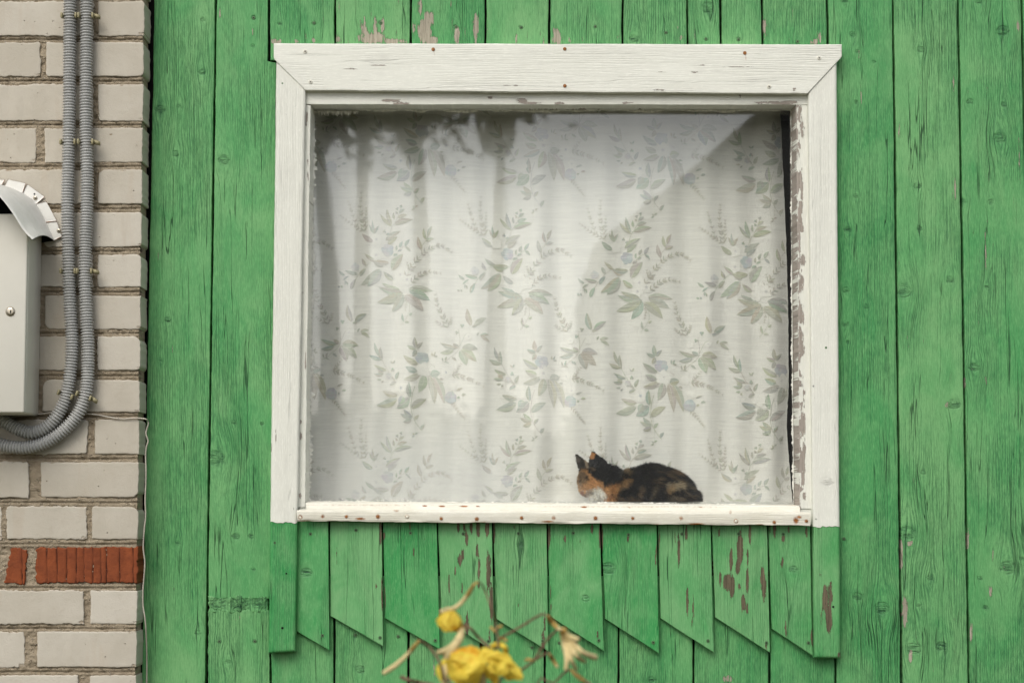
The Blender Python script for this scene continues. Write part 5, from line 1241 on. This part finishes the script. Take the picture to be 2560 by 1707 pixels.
for k in range(len(prof) - 1):
    (xa, za), (xb, zb) = prof[k], prof[k + 1]
    bm = bmesh.new(); vs = [bm.verts.new((x, y, z + d)) for d in (-0.1, 0.02) for x, y, z in ((xa, -14.7, za), (xb, -14.7, zb), (xb, -21.3, zb), (xa, -21.3, za))]
    for f in ((3, 2, 1, 0), (4, 5, 6, 7), (0, 1, 5, 4), (1, 2, 6, 5), (2, 3, 7, 6), (3, 0, 4, 7)): bm.faces.new([vs[i] for i in f])
    mb.addbm(bm, 0)
mb.build('roof', simple('dark_slate_roof', (0.05, 0.05, 0.05), 0.8, 0.2, 0, 0.3, 4), nb)
# a ragged garden hedge, mirrored in the lower half of the pane
M['bark'] = simple('dark_bark', (0.045, 0.036, 0.028), 0.95, 0.1, 0, 0.3, 8)
M['leaves'] = simple('garden_tree_leaves', (0.035, 0.045, 0.022), 0.8, 0.2, 0, 0.4, 3)
rg = np.random.RandomState(4); n_ = 16000
hx = rg.uniform(-5.5, 5.5, n_); ht = np.interp(hx, [-6, -3, -1.5, 0, 1.5, 6], [2.2, 1.75, 2.15, 1.8, 2.1, 1.9]) + 0.5 * n1d(hx, 0.5, 3) + 0.3 * n1d(hx, 0.17, 4)
C_ = np.stack([hx, -17.5 + rg.normal(0, 0.35, n_), ht * np.sqrt(rg.rand(n_)) + np.abs(rg.normal(0, 0.12, n_))], -1)
u1 = rg.normal(0, 1, (n_, 3)); u1 /= np.linalg.norm(u1, axis=1)[:, None]; u2 = np.cross(u1, rg.normal(0, 1, (n_, 3))); u2 /= np.linalg.norm(u2, axis=1)[:, None]
s_ = rg.uniform(0.05, 0.13, (n_, 1)); mb = MB()
mb.add(np.stack([C_ - u1 * s_, C_ + u2 * s_ * 0.5, C_ + u1 * s_, C_ - u2 * s_ * 0.5], 1).reshape(-1, 3), np.arange(n_ * 4).reshape(n_, 4))
tag(mb.build('hedge', M['leaves'], None, origin=(0, -17.5, 0)), 'long dark ragged hedge across the garden, mirrored in the lower half of the pane', 'hedge')
def tree(px, top_py, low_py, wpx, yo, seed, label):
    base = RF(px, 1263, yo); x0 = float(base[0]); ztop = float(RF(px, top_py, yo)[2]); zlow = float(RF(px, low_py, yo)[2]); w = wpx * 0.001 * (5 - yo) / 5
    rg = np.random.RandomState(seed); tr_ = thing('garden_tree', (x0, yo, 0), label, 'tree', 'trees across the garden')
    mb = MB(); p3, _ = spline([(x0, yo, -0.05), (x0 + rg.normal(0, .05), yo, zlow * 0.6), (x0 + rg.normal(0, .1), yo, zlow), (x0, yo, ztop)], 30); tube(mb, p3, np.linspace(0.16, 0.03, 30), ns=9)
    tips = []
    for k in range(16):
        z0 = zlow - 0.3 + rg.rand() * (ztop - zlow) * 0.8; an = rg.rand() * 6.28; L = w * (0.4 + 0.5 * rg.rand())
        e = np.array([x0 + math.cos(an) * L, yo + math.sin(an) * L, z0 + 0.5 + rg.rand() * 0.7]); tips.append(e)
        q3, _ = spline([(x0, yo, z0), ((x0 + e[0]) / 2, (yo + e[1]) / 2, z0 + 0.15), e], 10); tube(mb, q3, np.linspace(0.05, 0.012, 10), ns=6)
    mb.build('trunk', M['bark'], tr_)
    mb = MB(); n_ = 2600; ci = rg.randint(0, len(tips), n_); C_ = np.array(tips)[ci] + rg.normal(0, 0.27, (n_, 3)) * [1, 1, 0.9]
    u1 = rg.normal(0, 1, (n_, 3)); u1 /= np.linalg.norm(u1, axis=1)[:, None]; u2 = np.cross(u1, rg.normal(0, 1, (n_, 3))); u2 /= np.linalg.norm(u2, axis=1)[:, None]
    s_ = rg.uniform(0.05, 0.12, (n_, 1)); V = np.stack([C_ - u1 * s_, C_ + u2 * s_ * 0.5, C_ + u1 * s_, C_ - u2 * s_ * 0.5], 1).reshape(-1, 3)
    mb.add(V, np.arange(n_ * 4).reshape(n_, 4)); mb.build('crown', M['leaves'], tr_)
tree(800, 180, 300, 70, -13.0, 1, 'leftmost of the loose dark trees mirrored along the top left of the pane')
tree(905, 190, 310, 60, -14.0, 2, 'slim dark tree mirrored just right of the pane\'s top left corner')
tree(1030, 200, 340, 90, -16.0, 3, 'dark loose tree mirrored above the left third of the pane')
tree(1240, 190, 330, 110, -15.0, 4, 'broadest of the dark trees mirrored along the top of the pane')

# ------------------------------------------------------------------ yellow flowers on brown stems, near the lens
YF = -2.5
M['twig'] = simple('brown_twig', (0.155, 0.105, 0.062), 0.75, 0.25, 0, 0.25, 300)
M['bud'] = simple('pale_straw_bud', (0.60, 0.49, 0.245), 0.6, 0.3, 0, 0.15, 200)
M['budcap'] = simple('ochre_bud_cap', (0.42, 0.27, 0.075), 0.6, 0.3, 0, 0.2, 200)
t = NT('yellow_petal'); gv = t.attr('gc', 'Vector'); tn = t.attr('tone'); nz = t.noise(gv, 90, 4, 0.6)
c = t.mix(t.mr(t.add(tn, t.mul(t.math('SUBTRACT', nz, 0.5), 0.8)), 0.1, 0.9), (0.90, 0.72, 0.09), (0.80, 0.40, 0.015))
df = t.bsdf(c, 0.55, 0.3, t.bump(nz, 0.003)); tl = t.n('ShaderNodeBsdfTranslucent'); t.put(tl.inputs[0], c)
nd = t.n('ShaderNodeMixShader'); nd.inputs[0].default_value = 0.3; t.t.links.new(df, nd.inputs[1]); t.t.links.new(tl.outputs[0], nd.inputs[2])
M['petal'] = t.done(nd.outputs[0])
plant = thing('flowering_shrub', (float(P(1215, 1700, YF).x), YF, 0.0), 'wilting yellow flowers and pale tubular buds on thin brown stems, blurred before the apron', 'shrub')
prn = random.Random(8)
Z = lambda x, y: (940 + x * 0.2466, 1430 + y * 0.2466)
def f3(pts, jitter=0.012, y0=0.0):
    return [np.array(PP(*Z(x, y), YF + y0 + jitter * math.sin(i * 1.7 + x * 0.01))) for i, (x, y) in enumerate(pts)]
def stem(pts, r0, r1, mats=('twig',), name='stem', y0=0.0, ground=False, nseg=60):
    p = f3(pts, y0=y0)
    if ground:
        e = p[-1]; p += [e + np.array([0.01, 0.0, -0.25]), np.array([plant.location.x + (e[0] - plant.location.x) * 0.3, YF, 0.35]), np.array([plant.location.x, YF, -0.02])]
    p3, s = spline(p, nseg); mb = MB()
    rr = np.interp(np.linspace(0, 1, nseg), np.linspace(0, 1, len(r0) if isinstance(r0, (list, tuple)) else 2), r0 if isinstance(r0, (list, tuple)) else (r0, r1))
    tube(mb, p3, rr, ns=9); return mb.build(name, M[mats[0]], plant)
u_ = 0.00062
stem([(1035, 97), (1065, 112), (1110, 200), (1160, 330), (1190, 420), (1215, 520), (1232, 640), (1235, 820), (1205, 1000), (1200, 1200)], [2.0 * u_, 2.1 * u_, 2.4 * u_, 3.0 * u_, 3.8 * u_, 3.6 * u_, 3.2 * u_, 3.4 * u_], 0, ground=True, nseg=140)
stem([(890, 528), (960, 570), (1040, 660), (1130, 745), (1190, 800), (1205, 900)], 3.0 * u_, 3.4 * u_)
stem([(1740, 440), (1690, 424), (1620, 455), (1500, 530), (1380, 600), (1262, 665), (1238, 700)], [2.2 * u_, 2.6 * u_, 2.6 * u_, 2.8 * u_, 3.0 * u_], 0)
stem([(1840, 580), (1720, 700), (1600, 890), (1480, 985), (1360, 1085), (1250, 1250)], 2.6 * u_, 3.2 * u_, ground=True, nseg=120, y0=0.02)
stem([(1760, 828), (1720, 820), (1600, 895)], 2.3 * u_, 2.5 * u_, y0=0.02)
stem([(440, 690), (530, 745), (610, 845), (660, 945), (695, 1130), (760, 1250)], 2.6 * u_, 3.2 * u_, ground=True, nseg=120, y0=-0.02)
stem([(262, 1062), (330, 1092), (450, 1118), (600, 1150), (740, 1240)], 4.6 * u_, 3.0 * u_, y0=-0.02)
stem([(1975, 985), (1935, 992), (1800, 1125), (1620, 1260)], 2.3 * u_, 3.0 * u_, y0=0.03, ground=True, nseg=110)
for kx, ky, ex, ey in ((1255, 665, 1320, 690), (1205, 600, 1165, 560), (1240, 560, 1270, 548), (1600, 895, 1520, 885)): stem([(kx, ky), ((kx + ex) / 2, (ky + ey) / 2 - 6), (ex, ey)], 2.6 * u_, 3.2 * u_, ('budcap',), 'bud')
# pale tubular buds with an ochre cap at the stem
def bud(pts, prof, cap, y0=0.0):
    p3, s = spline(f3(pts, y0=y0), 40); mb = MB()
    tube(mb, p3, np.interp(np.linspace(0, 1, 40), np.linspace(0, 1, len(prof)), prof) * u_, 0, ns=10)
    k = max(4, int(40 * cap)); tube(mb, p3[:k] + [0, -0.0003, 0], np.interp(np.linspace(0, 1, 40), np.linspace(0, 1, len(prof)), prof)[:k] * u_ * 1.06, 1, ns=10)
    mb.build('bud', [M['bud'], M['budcap']], plant)
bud([(1035, 97), (990, 130), (945, 205), (880, 290), (800, 360), (720, 384), (660, 398)], [2.2, 3.4, 4.6, 4.2, 4.6, 6.5, 4.0], 0.38)
bud([(440, 690), (400, 735), (330, 820), (200, 940), (72, 1024)], [2.6, 4.4, 4.2, 4.6, 5.4, 4.4], 0.3, -0.02)
bud([(1740, 440), (1775, 490), (1830, 552), (1872, 580)], [2.6, 5.4, 4.4, 4.0], 0.8)
bud([(1760, 828), (1790, 880), (1842, 962)], [2.4, 4.6, 2.8], 0.9, 0.02)
bud([(1975, 985), (2010, 1020), (2090, 1085), (2170, 1130)], [2.4, 4.8, 4.2, 3.2], 0.6, 0.03)
for pts, pr in (([(1880, 575), (1905, 700), (1932, 860), (1926, 985)], [5, 6, 5, 4.6]), ([(1890, 580), (1930, 720), (1975, 870), (2030, 985)], [5, 5, 4.4, 3.6]), ([(1895, 580), (1950, 720), (2020, 830), (2112, 902)], [6, 6.4, 5.2, 4.0]),
                ([(1890, 575), (1985, 690), (2080, 800), (2222, 862)], [6, 6, 5.4, 6.4]), ([(1895, 590), (1960, 650), (2045, 680)], [6, 6, 5])):
    bud(pts, pr, 0.05)
bud([(888, 560), (850, 640), (800, 725), (720, 785), (632, 812)], [4, 6, 7.4, 7, 5], 0.05); bud([(880, 555), (850, 660), (790, 770), (735, 860)], [5, 8, 8, 9], 0.05)
bud([(720, 810), (712, 900), (700, 1020), (690, 1160)], [7, 8, 6, 6], 0.04); bud([(1060, 1000), (1072, 1080), (1085, 1190)], [7, 9, 8], 0.04)
# petals: curled, crumpled sheets
def petal(mb, base, tip, w, curl, tone, dy, ruff=1.0, seed=0):
    """a wilted petal: a long creased sheet that twists, folds along its midrib and frays at the rim"""
    n, m_ = 26, 15; rg = np.random.RandomState(seed)
    bx, by = base; tx, ty = tip; dx, dy_ = tx - bx, ty - by; L = math.hypot(dx, dy_); nx, ny = -dy_ / L, dx / L
    uu, vv = np.meshgrid(np.linspace(0, 1, n), np.linspace(-1, 1, m_))
    hw = w * 0.55 * np.sin(np.pi * np.clip(uu * 0.84 + 0.10, 0, 1)) ** 0.8 * (1 + 0.35 * n2d(uu * 100, np.sign(vv) * 50, 12, 50, seed + 1))
    tw = rg.uniform(-1.1, 1.1) + rg.uniform(-1.6, 1.6) * uu          # twist about the midrib
    bend = rg.uniform(-0.22, 0.22) * L * np.sin(np.pi * uu)
    off = vv * hw * np.cos(tw * 0.6); fold_ = (np.abs(vv) - 0.4) * hw * 0.55 * curl * 0.6
    X = bx + dx * uu + nx * (off + bend) + ruff * 15 * n2d(uu * 100, vv * 60 + seed * 31, 45, 50, seed + 5)
    Y = by + dy_ * uu + ny * (off + bend) + ruff * 15 * n2d(uu * 100, vv * 60 + seed * 17, 45, 50, seed + 6)
    dep = dy + (vv * hw * np.sin(tw * 0.6) + fold_) * 0.00013 + 0.0022 * ruff * n2d(uu * 100, vv * 60, 30, 26, seed + 7)
    px_, py_ = Z(X, Y); V = PP(px_, py_, YF); V[..., 1] += dep
    tn_ = (tone + 0.45 * (1 - uu) * (tone > 0.3) + 0.5 * n2d(uu * 100, vv * 100, 14, 30, seed + 8)).ravel()
    idx = np.arange(n * m_).reshape(m_, n); q = np.stack([idx[:-1, :-1], idx[:-1, 1:], idx[1:, 1:], idx[1:, :-1]], -1).reshape(-1, 4)
    mb.add(V, q, 0, tone=tn_)
mb = MB()      # the closed cup hanging under the upper bud
for k in range(6):
    an = k * math.pi / 3
    petal(mb, (735 + 34 * math.cos(an), 398), (762 + 62 * math.cos(an + 0.3), 598), 150, 1.6, 0.55 if math.sin(an) < 0 else 0.2, -0.012 * math.sin(an), 0.5, 40 + k)
c0 = np.array(PP(*Z(760, 492), YF)); bmx = bmesh.new(); bmesh.ops.create_icosphere(bmx, subdivisions=4, radius=1)
for v in bmx.verts:
    k = 1 + 0.07 * math.sin(6 * math.atan2(v.co.y, v.co.x)) * (1 - v.co.z ** 2)
    k *= 1 + 0.10 * math.sin(9 * v.co.x + 4 * v.co.z) * math.cos(5 * v.co.z); v.co = Vector(c0) + Vector((v.co.x * 0.0122 * k * (1.06 - 0.18 * v.co.z), v.co.y * 0.0105 * k, v.co.z * 0.0132 - 0.0006 * v.co.x))
nv0 = mb.n; mb.addbm(bmx, 0); zz = mb.v[-1][:, 2]; mb.a['tone'][-1] = 0.15 + 0.75 * smooth(c0[2], c0[2] - 0.012, zz) * (1 - np.abs(mb.v[-1][:, 0] - c0[0]) / 0.016)
mb.build('flower', M['petal'], plant)
def bloom(specs):
    mb = MB()
    for i, sp in enumerate(specs): petal(mb, *sp, seed=60 + i + len(specs) * 11)
    mb.build('flower', M['petal'], plant)
bloom([((770, 840), (1110, 905), 170, 1.4, 0.5, -0.016, 0.9), ((750, 860), (1090, 1000), 230, 1.4, 0.15, -0.022, 1.0), ((745, 870), (850, 1110), 200, 1.2, 0.1, -0.018, 1.1), ((720, 870), (700, 1150), 110, 1.0, 0.0, -0.004, 0.8),
       ((900, 990), (890, 1150), 170, 1.2, 0.3, -0.006, 1.1), ((1080, 890), (840, 1050), 190, 1.6, 0.0, -0.028, 1.0), ((800, 1000), (960, 1060), 150, 1.2, 0.1, -0.03, 1.1), ((760, 830), (930, 850), 110, 1.2, 0.6, -0.02, 0.8), ((960, 1000), (1010, 1140), 110, 1.2, 0.2, -0.01, 1.0)])
bloom([((960, 835), (1070, 795), 100, 1.5, 0.3, -0.012, 0.8), ((1060, 780), (1200, 870), 130, 1.4, 0.1, -0.02, 1.0), ((1110, 850), (1390, 915), 170, 1.6, 0.15, -0.024, 1.0), ((1150, 880), (1400, 980), 160, 1.8, 0.0, -0.014, 1.0), ((1270, 940), (1490, 1060), 150, 1.6, 0.2, -0.018, 1.0),
       ((1170, 860), (1190, 1010), 130, 1.4, 0.1, -0.022, 1.0), ((1370, 970), (1340, 1090), 100, 1.2, 0.15, -0.006, 1.0), ((1080, 800), (1100, 930), 120, 1.3, 0.1, -0.026, 1.0), ((1200, 920), (1330, 1000), 140, 1.3, 0.05, -0.03, 1.0)])
bloom([((1140, 980), (1210, 1160), 100, 1.4, 0.35, 0.006, 1.0), ((1100, 930), (1160, 1090), 90, 1.2, 0.15, -0.002, 1.0), ((1010, 830), (985, 890), 80, 1.2, 0.3, -0.02, 0.7)])
p3, _ = spline(f3([(1160, 800), (1185, 745), (1250, 730), (1305, 760), (1315, 815), (1285, 840)]), 40); mb = MB(); tube(mb, p3, 5.5 * u_, 0, ns=8, tone=0.0); mb.build('flower', M['petal'], plant)
print('plant ok')
